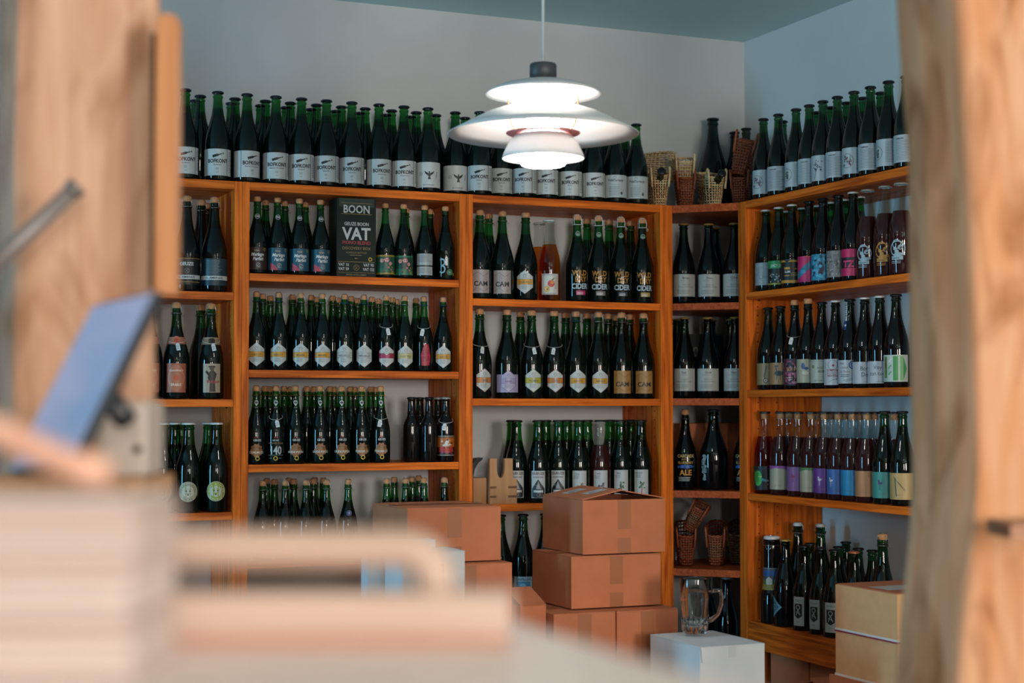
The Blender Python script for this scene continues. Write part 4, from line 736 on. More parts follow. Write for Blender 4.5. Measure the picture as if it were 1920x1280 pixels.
for k in range(3):
    a = math.atan2(-L0.y, -L0.x)+[1.15, -1.15, PI][k]; c, s = math.cos(a), math.sin(a)
    b = MB(); b.tube([(q*c, q*s, z) for q, z in ((.090, .121), (.098, .100), (.100, .078), (.098, .050), (.090, .022), (.074, .002))], .0022, 8); b.obj('strut', M_copper, lamp, True)
b = MB(); b.tube([(0, 0, .186), (0, 0, ZC-L0.z-.02)], .0042, 10); b.obj('cord', M_cord, lamp, True)
b = MB(); b.lathe([(.045, ZC-L0.z-.0005), (.045, ZC-L0.z-.015), (.02, ZC-L0.z-.022), (.003, ZC-L0.z-.022)], 24); b.obj('ceiling_rose', M_shade, lamp, True)

# ------------------------------------------------------------------ cardboard boxes
def sticker(parent, me_items, w_, h_, loc, rot):
    p = Print(); p.items([('r', -w_/2, -h_/2, w_/2, h_/2, '#c4c8c8')]+me_items); o = link('sticker', flat_mesh('sticker', p), parent); o.location = loc; o.rotation_euler = rot; return o
def carton(label, x, y, w_, d_, z0, z1, m=M_card, rz=0, flaps='shut', tape=True, lift=(.04, .06), cat='box', group=None):
    e = tag(empty('cardboard_box', (x+w_/2, y+d_/2, z0), rz), label, cat, group)
    W, Dp, H = w_/2, d_/2, z1-z0; t = .004
    b = MB(); b.box(-W, W, -Dp, -Dp+t, 0, H); b.box(-W, W, Dp-t, Dp, 0, H); b.box(-W, -W+t, -Dp+t, Dp-t, 0, H); b.box(W-t, W, -Dp+t, Dp-t, 0, H); b.box(-W+t, W-t, -Dp+t, Dp-t, 0, t)
    bm = bmesh.new(); me = b.mesh('walls', m); bm.from_mesh(me); bmesh.ops.remove_doubles(bm, verts=bm.verts[:], dist=1e-5); bm.to_mesh(me); bm.free()
    link('walls', me, e)
    if flaps == 'shut':
        for s in (-1, 1):                      # long flaps meet along the middle
            f = MB(); f.box(-W, W, 0, Dp-.001, 0, .003); o = f.obj('flap', m, e); o.location = (0, s*Dp, H+.0003); o.rotation_euler = (0, 0, PI if s > 0 else 0)
            if s > 0: o.rotation_euler = (random.uniform(.003, .012), 0, PI)
            else: o.rotation_euler = (random.uniform(.003, .012), 0, 0)
    elif flaps == 'tent':
        for s, a in ((-1, lift[0]), (1, lift[1])):
            f = MB(); f.box(0, W*1.0-.002, -Dp, Dp, 0, .003); o = f.obj('flap', m, e); o.location = (s*W, 0, H+.0005); o.rotation_euler = (0, -a, 0 if s < 0 else PI)
    elif flaps == 'open':
        for s in (-1, 1):
            f = MB(); f.box(-W, W, 0, Dp*.95, 0, .003); o = f.obj('flap', m, e); o.location = (0, s*Dp, H+.0005); o.rotation_euler = (.35 if s < 0 else .16, 0, PI if s > 0 else 0)
    if tape:
        for nm, bx in (('tape', (-.022, .022, -Dp-.0006, -Dp-.0001, H*.45, H)), ('tape', (-.022, .022, -Dp-.0006, -Dp-.0001, 0, H*.28))):
            b = MB(); b.box(*bx); b.obj(nm, M_tape, e)
        if flaps == 'shut':
            b = MB(); b.box(-.022, .022, -.03, .03, H+.006, H+.0064); 
            b = MB(); b.box(-W, W, -.022, .022, H+.0062, H+.0066); b.obj('tape', M_tape, e)
    return e
bC = carton('brown cardboard box with raised top flaps and two white stickers, topmost of its stack', 2.149, 4.425, .278, .287, zz(-.4345), zz(-.274), flaps='tent', lift=(.20, .17))
for px_, dy in ((-.085, .055), (-.072, -.055)):
    p = Print(); p.items([('r', -34, -24, 34, 24, '#c4c8c8')]+bottle_icon(-4, 3, 1.5, K, .2)+[('t', 'BOFKONT', 0, -18, 11, K, 1, .02)])
    fl = [c for c in bC.children if c.name.startswith('flap') and c.location.x < 0][0]
    o = link('sticker', flat_mesh('sticker', p), fl); o.location = (.068 if dy > 0 else .085, dy, .0036); o.rotation_euler = (-PI/2, 0, 0)
carton('brown taped cardboard box, middle of the stack below the stickered box', 2.105, 4.412, .299, .28, zz(-.5915), zz(-.4415))
carton('wide worn cardboard carton at the bottom of the stickered stack, left half', 2.02, 4.353, .20, .28, .0, zz(-.6005), group=None)
carton('worn cardboard carton beside the white box, right half of the stack base', 2.222, 4.345, .203, .28, .0, zz(-.6005))
carton('large taped brown cardboard box, top of the stack with white cartons in front', 1.62, 4.492, .292, .313, zz(-.4465), zz(-.292))
carton('brown cardboard box under the large taped box in the left stack', 1.66, 4.445, .268, .30, .0, zz(-.4545))
carton('half open cardboard box between the two box stacks', 1.935, 4.40, .082, .25, .0, zz(-.575), flaps='open', tape=False)
# white cartons on a brown one
carton('brown carton under the two white cartons', 1.44, 4.09, .27, .33, .0, zz(-.555))
wb = carton('white carton with a torn brown patch on its front', 1.501, 4.20, .180, .145, zz(-.5475), zz(-.392), m=M_wcard, tape=False)
b = MB(); b.prism([(-.018, .0), (.030, .0), (.034, .06), (.030, .125), (-.020, .128), (-.026, .07)], -.0731, -.0726); b.obj('torn_patch', noisy('torn_card', (.20, .09, .04), (.34, .17, .08), nscale=40, rough=.9), wb)
carton('white carton standing behind the torn white carton', 1.455, 4.355, .20, .06, zz(-.5475), zz(-.372), m=mat('card_blue_white', (.50, .62, .68), .6), tape=False)
# white box with the mug, boxes on the right
carton('large white cardboard box carrying the glass mug', 2.274, 3.951, .206, .285, .0, zz(-.656), m=M_wcard, tape=False)
wf = [o for o in C.objects if o.get('label', '').startswith('large white cardboard')][0]
b = MB(); b.box(-.012, .012, -.1431, -.1426, zz(-.656)-.03, zz(-.656)); b.obj('tape', mat('tape_grey', (.58, .58, .58), .3), wf)
b = MB(); b.prism([(-.103, 0), (-.058, 0), (-.066, -.045), (-.098, -.040)], -.1475, -.1462); o = b.obj('loose_flap', M_wcard, wf); o.location = (0, 0, zz(-.656)+.002)
M_red = mat('box_edge_red', (.30, .015, .06), .5)
def kraft(label, x, y0, y1, z0, z1, lid):
    e = tag(empty('kraft_box', (x, (y0+y1)/2, z0)), label, 'box'); D_ = (y1-y0)/2; H = z1-z0
    b = MB(); b.box(0, .26, -D_, D_, 0, H); b.obj('walls', M_card2, e)
    b = MB(); b.box(-.002, .262, -D_-.002, D_+.002, -.0035, .0025); b.obj('base_edge', mat('box_edge_white', (.66, .66, .64), .6), e)
    if lid: b = MB(); b.box(-.0025, .2625, -D_-.0025, D_+.0025, H+.0005, H+.004); b.obj('lid_edge', M_red, e)
    else:
        b = MB(); b.box(.004, .256, -D_+.004, D_-.004, H+.0003, H+.003); b.obj('lid', M_card, e)
        p = Print(); p.items([('r', -70, -40, 70, 60, '#c0c0bd')]); o = link('sticker', flat_mesh('sticker', p), e); o.location = (.10, -.03, H+.0033); o.rotation_euler = (-PI/2, 0, 0)
KX, KY1 = 2.85, 4.146
carton('brown carton under the pair of kraft boxes', KX-.01, KY1-.34, .28, .36, .0, zz(-.7955), rz=0, tape=False)
kraft('pale kraft box with a red lid edge, lower of the pair', KX, KY1-.30, KY1, zz(-.7885), zz(-.6625), True)
kraft('pale kraft box with a white sheet on its lid, upper of the pair', KX+.001, KY1-.30, KY1, zz(-.6545), zz(-.5245), False)
for y0, y1, h in ((4.86, 5.10, .285), (4.60, 4.85, .287), (4.33, 4.59, .283)):
    carton('cardboard box pushed under the bottom shelf at the blue wall', W0+.035, y0, .24, y1-y0, .0, h, tape=False, group='boxes under the blue wall bookcase')
carton('small cardboard carton with torn corner in front of the blue wall bookcase', 3.0, 4.44, .14, .16, .0, .255, flaps='open', tape=False)
# cartons on shelves
e = tag(empty('gift_carton', (0, 0, 0)), 'dark green lettered gift carton standing between small corked bottles', 'gift box')
gx0, gx1 = x_on_back(631.5, D0+.012, zz(.58)), x_on_back(705, D0+.012, zz(.58)); gz = zz(U2S[0])+.0004; gh = .272
bo = boxmesh('carton_body', gx0, gx1, D0+.012, D0+.105, gz, gz+gh, mat('carton_dark_green', (.007, .014, .011), .5, spec=.2), .001); link('carton_body', bo, e)
p = Print(); G = '#8a7440'; Wc = '#b9bdbb'
p.items([('r', -64, 243, 64, 272, '#0f2a1c'), ('t', 'BOON', 0, 222, 38, Wc, .86, .02), ('r', -56, 217, 56, 218.6, G), ('r', -56, 255, 56, 256.4, G), ('t', 'GEUZE BOON', 0, 178, 16.5, Wc, .85, .02), ('t', 'VAT', 0, 130, 58, Wc, .92, .03), ('t', 'MONO BLEND', 0, 113, 16.5, '#9c2a34', .95, .02), ('t', 'DISCOVERY BOX', 0, 94, 14.5, '#7a6a44', .92, .01), ('t', '4 UNIQUE BOTTLES', 0, 81, 8.5, '#7a6a44', 1, .01), ('l', -24, 28, 74, 1, 5, '#7a6a44'), ('r', -6, 63, 0, 65, '#a88a2e'), ('r', 0, 63, 6, 65, '#9c2a34'), ('o', 50, 62, 5.5, 3, '#b59a2e'), ('r', -66, 51, 66, 52.4, G), ('t', 'VAT 16', -46, 37, 14, Wc, .85, .02), ('t', 'VAT 59', -46, 22, 14, Wc, .85, .02), ('t', 'VAT 93', 44, 37, 14, Wc, .85, .02), ('t', 'VAT 122', 44, 22, 14, Wc, .8, .02), ('o', 0, 32, 9.5, 1.2, G), ('s', [(-4, 27), (4, 37)], 1.2, G), ('s', [(-4, 37), (4, 27)], 1.2, G), ('r', -66, 14, 66, 15, G), ('t', 'MIXED WITH LAMBIC', 0, 4, 8.5, '#7a6a44', .9, .01)])
o = link('print', flat_mesh('print', p), e); o.location = ((gx0+gx1)/2, D0+.0114, gz); o.scale = ((gx1-gx0)/.142, 1, 1)
bx = boxo('carton_body', 3.10, 3.36, 5.645, 5.725, zz(CS[1])+.0005, zz(CS[1])+.255, mat('carton_black', (.012, .012, .013), .5), None, .001)
bx.name = 'black_carton'; tag(bx, 'black carton with pale digits at the back of the corner rack', 'box')
p = Print(); p.items([('t', '100', 0, 0, 58, '#6a6a66', .9, .01)]); o = link('print', flat_mesh('print', p), bx); o.location = (3.235, 5.6438, zz(CS[1])+.165)
carton('brown cardboard box at the back of the third corner shelf', 3.05, 5.54, .34, .17, zz(CS[2])+.0005, zz(CS[2])+.245, tape=False)
# wooden bottle holder
M_beech = noisy('beech', (.42, .20, .085), (.55, .28, .125), scale=(18, 18, 2), nscale=3, rough=.5)
hx0 = x_on_back(917, D0+.02, zz(-.25)); hx1 = x_on_back(963, D0+.02, zz(-.25)); hw = (hx1-hx0); hz = zz(U3S[2])+.0005
e = tag(empty('bottle_holder', (hx0, D0+.012, hz)), 'finger-jointed beech bottle holder with a rounded notch beside capped bottles', 'bottle holder')
n1, n2 = hw*.28, hw*.60; arc = [(n1+(n2-n1)/2*(1-math.cos(PI*i/10)), .128-.036*math.sin(PI*i/10)) for i in range(11)]
b = MB(); b.prism([(0, 0), (hw*1.1, 0), (hw*1.1, .088), (hw*.93, .090), (hw*.93, .162), (n2, .162)]+arc[::-1]+[(n1, .162), (0, .162)], 0, .018); b.obj('front_panel', M_beech, e)
for z in (.022, .055):
    for xa, xb in ((.0, hw*.26), (hw*.74, hw*1.1)): b = MB(); b.box(xa, xb, -.0006, -.0001, z, z+.008); b.obj('joint', mat('joint_dark', (.16, .07, .03), .6), e)
b = MB(); b.box(-.052, -.001, .03, .14, 0, .092); b.obj('side_block', M_beech, e)
b = MB(); pts = [(-.052+.004, .160), (-.012, .165)]+[(-.018-.026*math.sin(PI/2*i/8), .155-.062*(1-math.cos(PI/2*i/8))) for i in range(9)]+[(-.052, .093), (-.052, .130)]
b.prism([(-.050, .093), (-.050, .130), (-.036, .150), (-.024, .162), (-.002, .164), (-.004, .157), (-.020, .145), (-.034, .122), (-.040, .093)], .06, .10); b.obj('black_bracket', mat('bracket_black', (.012, .012, .013), .4), e)

# ------------------------------------------------------------------ glass mug
gm = glass_film('mug_glass', (.90, .93, .93), .01); gt = mat('mug_glass_thick', (.9, .95, .95), .03, Transmission_Weight=1.0, IOR=1.45)
mg = tag(empty('beer_mug', (2.375, 4.155, zz(-.656)+.0105), -YAW), 'tall empty glass beer mug with a curved handle on the white box', 'mug')
b = MB(); b.lathe([(.003, .0), (.030, .0), (.034, .004), (.036, .05), (.041, .10), (.043, .156), (.0425, .158), (.0395, .156), (.038, .10), (.033, .05), (.031, .026), (.003, .022)], 40); b.obj('mug_body', gt, mg, True)
b = MB(); b.tube([(.041, 0, .118), (.058, 0, .122), (.074, 0, .122), (.078, 0, .105), (.077, 0, .080), (.068, 0, .055), (.050, 0, .040), (.036, 0, .034)], [.006, .0055, .006, .006, .006, .006, .007, .008], 10); b.obj('handle', gt, mg, True)
for i in range(14):
    a = 2*PI*i/14; b = MB(); b.tube([(.0355*math.cos(a), .0355*math.sin(a), .008), (.0375*math.cos(a), .0375*math.sin(a), .046)], .0022, 6); b.obj('flute', gt, mg, True)

# ------------------------------------------------------------------ wicker pouring baskets
WK = {'cream': noisy('willow_cream', (.55, .36, .17), (.78, .58, .32), nscale=60, rough=.6), 'red': noisy('willow_red', (.20, .045, .016), (.34, .085, .03), nscale=60, rough=.55), 'dark': noisy('willow_dark', (.09, .045, .02), (.22, .12, .05), nscale=50, rough=.6), 'tan': noisy('willow_tan', (.34, .17, .07), (.50, .28, .12), nscale=60, rough=.6)}
BK = {}
def basket_parts(c1, c2):
    if (c1, c2) in BK: return BK[(c1, c2)]
    NS, SUB, RN, h = 24, 4, 11, .105; N = NS*SUB
    def contour(s, t, o=0):
        a = 2*PI*s-PI/2; hw = .025+.0145*t+o; hl = .080+.022*t+o; ca, sa = math.cos(a), math.sin(a)
        q = 2.8; r = (abs(ca)**q+abs(sa)**q)**(-1/q); y = hl*r*sa
        back = (y/.1+1)/2; return (hw*r*ca, y, t*h*(1+.42*max(0, back)))
    w1, w2 = MB(), MB(); rw = .0031
    for i in range(RN):
        t = (i+.6)/RN; pts = []
        for k in range(N): s = k/N; pts.append(contour(s, t, .0026*math.cos(PI*k/SUB+i*PI)))
        (w1 if (i < 3 or i > RN-4) else w2).tube(pts, rw, 4, True)
    st = MB()
    for k in range(NS): st.tube([contour(k/NS, t, .0004) for t in (0, .33, .66, 1.03)], .0021, 4)
    rim = MB()
    for ph in (0, PI): rim.tube([Vector(contour(k/N, 1.03, .0026*math.cos(k*.45+ph)))+Vector((0, 0, .0026*math.sin(k*.45+ph)+.002)) for k in range(N)], .0032, 5, True)
    hans = []
    for s_ in (-1, 1):
        han = MB(); hans.append(han); han.tube([(s_*.031, -.094, .070), (s_*.034, -.098, .110), (s_*.036, -.098, .138), (s_*.036, -.090, .146), (s_*.037, -.078, .136), (s_*.037, -.074, .110)], .0042, 6)
    fl = MB(); n = 40; fl.v = [contour(k/n, .02, -.001) for k in range(n)]; fl.face(tuple(range(n)))
    m1, m2 = WK[c1], WK[c2]
    BK[(c1, c2)] = [('band_weave', w1.mesh('band_weave', m1, True)), ('side_weave', w2.mesh('side_weave', m2, True)), ('stakes', st.mesh('stakes', m1, True)), ('rim', rim.mesh('rim', m1, True)), ('handle', hans[0].mesh('handle', m1, True)), ('handle', hans[1].mesh('handle', m1, True)), ('base', fl.mesh('base', m2))]
    return BK[(c1, c2)]
def basket(label, loc, rot, c1, c2, s=1, group='wicker pouring baskets'):
    e = tag(empty('wicker_basket', loc), label, 'basket', group); e.rotation_euler = rot; e.scale = (s, s, s)
    for nm, me in basket_parts(c1, c2):
        o = link(nm, me, e)
        if nm in ('band_weave', 'side_weave', 'stakes'): o['kind'] = 'stuff'
    return e
face = lambda x, y: math.atan2(-x, y)
TZ = TOP+.003
def onx(px, y, z): return x_on_back(px, y, z)
ya = D0+.115; xa = onx(1243, D0+.02, TOP+.05)
basket('cream wicker pouring basket holding a lying black bottle atop the back bookcase', (xa+.03, ya, TZ), (0, 0, face(xa, ya)+.10), 'cream', 'tan')
yb_ = D0+.125; xb_ = onx(1292, D0+.03, TOP+.05)
basket('red brown wicker basket, lower of two nested baskets', (xb_+.035, yb_, TZ), (0, 0, face(xb_, yb_)+.05), 'red', 'red', .98)
basket('cream wicker basket nested on top of the red brown one', (xb_+.034, yb_+.004, TZ+.062), (0, 0, face(xb_, yb_)+.05), 'cream', 'tan', 1.0)
basket('upturned cream wicker basket lying on the other baskets', (onx(1239, D0+.20, TOP+.2), D0+.215, TZ+.232), (PI, .10, face(xa, ya)+1.05), 'cream', 'cream', .78)
xd = onx(1332, D0-.01, TOP+.05); yd = D0+.085
basket('pale cream wicker basket with brown sides holding a lying bottle on the corner rack', (xd+.052, yd-.005, TZ), (0, 0, face(xd, yd)+.28), 'cream', 'tan', 1.0)
xe = onx(1388, 5.33, TOP+.05)
basket('red brown wicker basket, lower of a pair against black bottles', (xe+.062, 5.43, TZ), (0, 0, face(xe, 5.35)-.05), 'red', 'red', .95)
basket('red brown wicker basket tipped sideways, upper of a pair against black bottles', (xe+.054, 5.425, TZ+.115), (-.05, .22, face(xe, 5.35)-.05), 'red', 'red', 1.12)
def lying(x, y, z, rz, tilt, label, glass='black'):   # a small bottle lying in a cradle, neck forward
    root = empty('beer_bottle', (x, y, z)); root.rotation_euler = (PI/2-tilt, 0, rz); tag(root, label, 'bottle')
    link('bottle_body', body_mesh('c37', glass), root)
    for nm, me in closure_mesh('c37', 'crown_k'): link(nm, me, root)
lying(xa+.062, ya+.080, TZ+.048, face(xa, ya)+.10, .30, 'black bottle lying in the cream wicker pouring basket')
lying(xd+.072, yd+.072, TZ+.048, face(xd, yd)+.28, .30, 'black bottle lying in the pale basket with brown sides')
bz = zz(CS[3])+.003; x1 = onx(1290, 5.46, bz); 
basket('red brown wicker basket carrying a tilted basket on the fourth corner shelf', (x1+.035, 5.545, bz), (0, 0, face(x1, 5.5)+.05), 'red', 'red')
x2 = onx(1352, 5.40, bz); basket('red and dark wicker basket beside the tilted one on the fourth corner shelf', (x2+.04, 5.50, bz), (0, 0, face(x2, 5.5)-.06), 'red', 'dark')
basket('dark wicker basket tilted on top of another on the fourth corner shelf', (onx(1292, 5.47, bz+.15)+.01, 5.50, bz+.128), (-.12, .50, face(x1, 5.5)-.1), 'red', 'dark', .82)
x4 = onx(1392, 5.40, bz); basket('dark wicker basket at the back corner of the fourth corner shelf', (x4+.055, 5.52, bz), (0, 0, face(x4, 5.5)-.1), 'dark', 'dark')

# ------------------------------------------------------------------ foreground: timber posts
Rv = Vector((cyw, -syw, 0)); Fv = Vector((syw, cyw, 0)); CAM = Vector((0, 0, CZ))
def P3(px, d, z=0): v = Rv*((px-960)/FPX*d)+Fv*d; return Vector((v.x, v.y, z))       # floor plan point at distance d
def timber(name, label, quad, m, shift, seed, amp, rr):
    # quad: four plan corners; the hewn surface wanders with noise and carries splits
    NZ, NSD = 110, 14; vs_ = []; fs = []; n = NSD*4; cen = sum(quad, Vector((0, 0, 0)))/4
    for iz in range(NZ+1):
        z = ZC*iz/NZ
        for k in range(4):
            a, b_ = quad[k], quad[(k+1) % 4]
            for j in range(NSD):
                t = j/NSD; p = a.lerp(b_, t); dcor = min(t, 1-t); rad = (p-cen).normalized()
                q = p-rad*(rr*max(0, 1-dcor/.16)**2)
                q += rad*(amp*noise.noise(Vector((q.x*14+seed, q.y*14, z*2.2)))+amp*.55*noise.noise(Vector((q.x*45, q.y*45+seed, z*5))))
                cr = noise.noise(Vector((q.x*30+seed*3, q.y*30, z*.8)))
                if cr > .42: q -= rad*min(.012, (cr-.42)*.08)
                q += Rv*shift(z, k, t); vs_.append((q.x, q.y, z))
    for iz in range(NZ):
        for k in range(n): fs.append((iz*n+k, iz*n+(k+1) % n, (iz+1)*n+(k+1) % n, (iz+1)*n+k))
    o = link(name, mesh(name, vs_, fs, m, None, True)); return tag(o, label, 'post')
def timber_mat(name, light, mid, dark, knots=.0):
    m = noisy(name, light, mid, scale=(9, 9, 1.1), nscale=2.2, rough=.75, detail=8, distort=1.2, ramp=(.35, .68), bump=.5, spec=.25)
    nt = m.node_tree; b = nt.nodes['Principled BSDF']; src = b.inputs['Base Color'].links[0].from_socket
    tc = [x for x in nt.nodes if x.type == 'TEX_COORD'][0]
    mp = nt.nodes.new('ShaderNodeMapping'); mp.inputs['Scale'].default_value = (7, 7, 3.0)
    n2 = nt.nodes.new('ShaderNodeTexNoise'); n2.inputs['Scale'].default_value = 1.7; n2.inputs['Detail'].default_value = 5; n2.inputs['Distortion'].default_value = .8
    r2 = nt.nodes.new('ShaderNodeValToRGB'); r2.color_ramp.elements[0].position = .48; r2.color_ramp.elements[1].position = .70
    mx = nt.nodes.new('ShaderNodeMixRGB'); mx.inputs[2].default_value = (*dark, 1)
    nt.links.new(tc.outputs['Object'], mp.inputs[0]); nt.links.new(mp.outputs[0], n2.inputs[0]); nt.links.new(n2.outputs[0], r2.inputs[0])
    nt.links.new(r2.outputs[0], mx.inputs[0]); nt.links.new(src, mx.inputs[1]); nt.links.new(mx.outputs[0], b.inputs['Base Color'])
    return m
M_tl = timber_mat('timber_pale', (.52, .28, .17), (.64, .39, .27), (.32, .14, .06))
M_tr = timber_mat('timber_brown', (.58, .25, .11), (.65, .36, .21), (.32, .12, .04))
postL = timber('timber_post', 'pale rough-hewn timber post with knots behind the tablet', [P3(-8, 2.16), P3(24, 2.06), P3(298, 2.09), P3(270, 2.28)], M_tl, lambda z, k, t: 0, 3.1, .007, .010)
def rshift(z, k, t):
    y = 765-(z-CZ)*FPX/2.35; tab = [(-200, -14), (0, -10), (300, 4), (600, 11), (900, 13), (1000, 6), (1100, -6), (1280, -20), (1500, -26), (3000, -26)]
    for (ya_, va), (yb2, vb) in zip(tab, tab[1:]):
        if ya_ <= y <= yb2: px = va+(vb-va)*(y-ya_)/(yb2-ya_); break
    else: px = -14 if y < -200 else -26
    return px/FPX*2.35*(1 if k in (0, 3) else .6)
timber('timber_post', 'thick brown timber post in front of the blue wall bookcase', [P3(1680, 2.40), P3(1820, 2.22), P3(2050, 2.34), P3(1900, 2.56)], M_tr, rshift, 9.4, .008, .012)
# slat hung on the left post
e = Vector(P3(312, 2.02)); b = MB(); zt, zb = zz(.486), zz(.140)
o = [( -.0135, zb), (.0135, zb), (.0135, zt-.010), (.009, zt-.002), (0, zt), (-.009, zt-.002), (-.0135, zt-.010)]
b.prism(o, -.012, .012); s = b.obj('hanging_board', noisy('slat_orange', (.50, .20, .075), (.60, .27, .11), scale=(30, 30, 2), nscale=3, rough=.5), postL); s.location = (e.x, e.y, 0); s.rotation_euler = (0, 0, -YAW)
s['label'] = 'smooth orange board with a rounded top'
e = Vector(P3(293, 2.055)); s = boxo('gap_shade_strip', -.008, .006, -.008, .008, zz(.15), zz(.47), M_dark, postL); s.location = (e.x, e.y, 0); s.rotation_euler = (0, 0, -YAW)  # black strip painting in the shade of the gap beside the board
s['label'] = 'dark strip standing in for shade in the gap'
# white jamb and metal bar
e = Vector(P3(-28, 2.3)); s = boxo('trim_1', -.027, .027, -.05, .05, 0, ZC, mat('trim_white', (.60, .56, .55), .6)); s.location = (e.x, e.y, 0); s.rotation_euler = (0, 0, -YAW); struct(s)
b = MB(); a0 = P3(-120, 1.95, zz(.1056)); a1 = P3(138, 1.95, zz(.262)); b.tube([a0, a1], .0105, 14)
bar = tag(empty('metal_bar'), 'slanted dark grey metal bar in front of the pale timber post', 'bar'); b.obj('rod', mat('steel_grey', (.22, .19, .18), .45, .3), bar, True)
b = MB(); dv = (a1-a0).normalized(); b.tube([a1-dv*.006, a1+dv*.004], .0125, 14); b.obj('end_cap', mat('steel_cap', (.2, .18, .17), .4, .5), bar, True)
b = MB(); b.tube([a0, P3(-62, 2.249, zz(.1056))], .006, 10); b.obj('mount', mat('steel_grey'), bar, True)
# ledge on the right post
e = Vector(P3(1960, 2.12)); s = boxo('wooden_ledge', -.065, .08, -.06, .045, zz(-.1625), zz(-.1445), noisy('ledge_wood', (.30, .12, .06), (.42, .19, .10), scale=(2, 20, 20), nscale=3, rough=.5)); s.location = (e.x, e.y, 0); s.rotation_euler = (0, 0, -YAW)
tag(s, 'small dark wooden ledge fixed to the thick brown post', 'ledge')

# ------------------------------------------------------------------ foreground: counter, paper stack, rack
M_ct = noisy('counter_white', (.70, .58, .52), (.76, .64, .58), nscale=5, rough=.45)
e = tag(empty('counter'), 'pale counter with a smooth top that carries the paper stack', 'counter')
link('counter_top', boxmesh('counter_top', -.75, .445, .42, 1.06, zz(-.18), zz(-.14), M_ct, .012), e)
boxo('counter_body', -.72, .41, .46, 1.03, 0, zz(-.1805), noisy('counter_panel', (.45, .30, .22), (.52, .36, .26), scale=(2, 2, 14), nscale=2), e)
M_paper = [noisy('paper_'+str(i), c, tuple(v*1.06 for v in c), nscale=9, rough=.85) for i, c in enumerate([(.52, .41, .36), (.56, .46, .41), (.49, .37, .32)])]
def cam_thing(o, px, d, z): p = P3(px, d, z); o.location = p; o.rotation_euler = (0, 0, -YAW)
z = zz(-.1398); k = 0
while z < zz(-.052):
    h = random.choice((.008, .010, .012)); jx, jy = random.uniform(-.004, .003), random.uniform(-.004, .004)
    r = tag(empty('folded_paper'), 'folded cream paper bundle in the stack on the counter', 'paper', 'folded papers stacked on the counter')
    cam_thing(r, 303, .90, z); r.location += Rv*jx+Fv*jy; r.rotation_euler.z += random.uniform(-.02, .02)
    link('sheets', boxmesh('sheets', -.26, 0, -.06, .05, 0, h-.0004, M_paper[k % 3], .003), r)
    for q in (.35, .68): b = MB(); b.box(-.258, .0004, -.0605, .0505, h*q-.0004, h*q); b.obj('fold', M_paper[(k+1) % 3], r)
    z += h; k += 1
ztop = z
# bentwood rack
M_bent = noisy('bentwood', (.42, .28, .21), (.48, .34, .27), scale=(2, 24, 24), nscale=3, rough=.45)
r = tag(empty('bentwood_rack'), 'low bentwood rack with a rounded rail beside the paper stack', 'rack'); cam_thing(r, 960, .98, zz(-.1398))
link('base_bar', boxmesh('base_bar', -.30, 0, -.012, .028, .0055, .0310, M_bent, .003), r)
boxo('plinth', -.298, -.002, -.009, .025, 0, .0054, mat('plinth_rose', (.42, .20, .14), .6), r)
pts = [(-.285, .008, .030), (-.285, .008, .044)]+[(-.273-.012*math.cos(PI/2*i/5), .008, .044+.012*math.sin(PI/2*i/5)) for i in range(1, 6)]+[(-.16, .008, .056)]+[(-.066+.020*math.sin(PI/2*i/6), .008, .056-.018*(1-math.cos(PI/2*i/6))) for i in range(7)]+[(-.045, .008, .030)]
b = MB(); b.tube(pts, .0122, 12); b.obj('rail', M_bent, r, True)
b = MB(); q = [P3(-120, .93, zz(.004)), P3(-40, .925, zz(-.008)), P3(40, .92, zz(-.019)), P3(130, .915, zz(-.031)), P3(205, .91, ztop+.0092)]
b.tube(q, .0085, 12); o = b.obj('bentwood_stick', noisy('bentwood_pink', (.62, .33, .23), (.70, .40, .29), scale=(2, 24, 24), nscale=3, rough=.45), None, True); tag(o, 'tan bentwood stick slanting down onto the paper stack', 'stick')
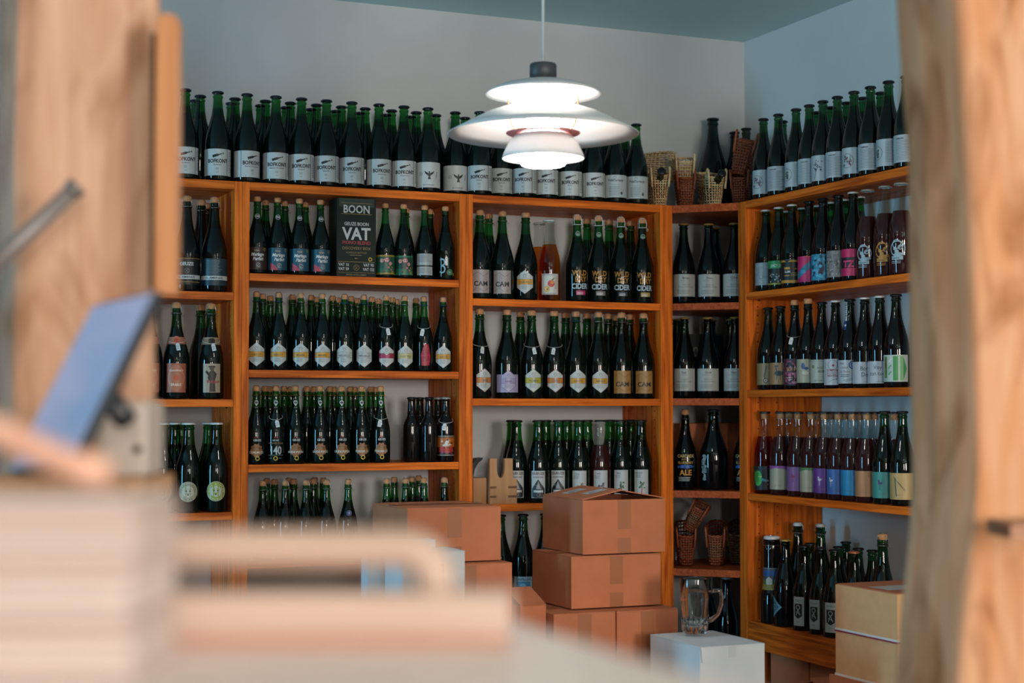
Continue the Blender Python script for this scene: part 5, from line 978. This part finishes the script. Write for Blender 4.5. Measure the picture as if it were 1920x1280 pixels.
# tablet on its stand
u = Vector((160, 28, -160)); v = Vector((-115, -310, -137)); S = 1.7/FPX
tow = lambda q: Rv*(q.x*S)+Vector((0, 0, q.y*S))+Fv*(q.z*S)
U3_, V3_ = tow(u), tow(v); N_ = U3_.cross(V3_).normalized()
cpt = P3(163, 1.7, zz(.0255))
if N_.dot(CAM-cpt) < 0: N_ = -N_
ez = -V3_.normalized(); ex = U3_.normalized(); ex = (ex-ez*ex.dot(ez)).normalized(); ny = ez.cross(ex)
Mx = Matrix((( ex.x, ny.x, ez.x, cpt.x), (ex.y, ny.y, ez.y, cpt.y), (ex.z, ny.z, ez.z, cpt.z), (0, 0, 0, 1)))
tb = tag(empty('tablet'), 'tilted tablet with a pale blue screen and dark rim in front of the post', 'tablet'); tb.matrix_world = Mx
sw, sh = U3_.length/2, V3_.length/2; sgn = -1 if ny.dot(CAM-cpt) < 0 else 1      # screen looks along sgn*ny
link('case', boxmesh('case', -sw-.004, sw+.004, -.006, .006, -sh-.004, sh+.004, mat('tablet_case', (.012, .013, .018), .35), .003), tb)
M_scr = noisy('tablet_screen', (.17, .22, .36), (.30, .27, .40), scale=(6, 6, 9), nscale=1.2, rough=.15, detail=2)
nt = M_scr.node_tree; pb = nt.nodes['Principled BSDF']; nt.links.new(pb.inputs['Base Color'].links[0].from_socket, pb.inputs['Emission Color']); pb.inputs['Emission Strength'].default_value = .55
ys = sorted((sgn*.0062, sgn*.0066)); boxo('screen', -sw, sw, ys[0], ys[1], -sh, sh, M_scr, tb)
b = MB(); b.tube([(.3*sw, -sgn*.005, 0), (.9*sw, -sgn*.03, -.03)], .012, 10); b.obj('stand_arm', mat('tablet_case'), tb, True)
r = tag(empty('card_terminal'), 'beige grey receipt printer on the pedestal behind the tablet', 'printer'); cam_thing(r, 248, 1.84, zz(-.0745))
link('housing', boxmesh('housing', -.030, .026, -.04, .05, 0, .082, noisy('housing_grey', (.42, .34, .29), (.48, .40, .34), nscale=6, rough=.5), .006), r)
b = MB(); b.tube([(.016, -.0415, .030), (.016, -.040, .030)], .005, 12); b.obj('button', M_dark, r)
r = tag(empty('pedestal'), 'narrow wooden pedestal under the receipt printer', 'pedestal'); cam_thing(r, 170, 1.84, 0)
boxo('pedestal_top', -.10, .078, -.075, .075, zz(-.095), zz(-.075), M_beech, r); boxo('pedestal_leg', -.05, .03, -.05, .05, 0, zz(-.0955), M_beech, r)
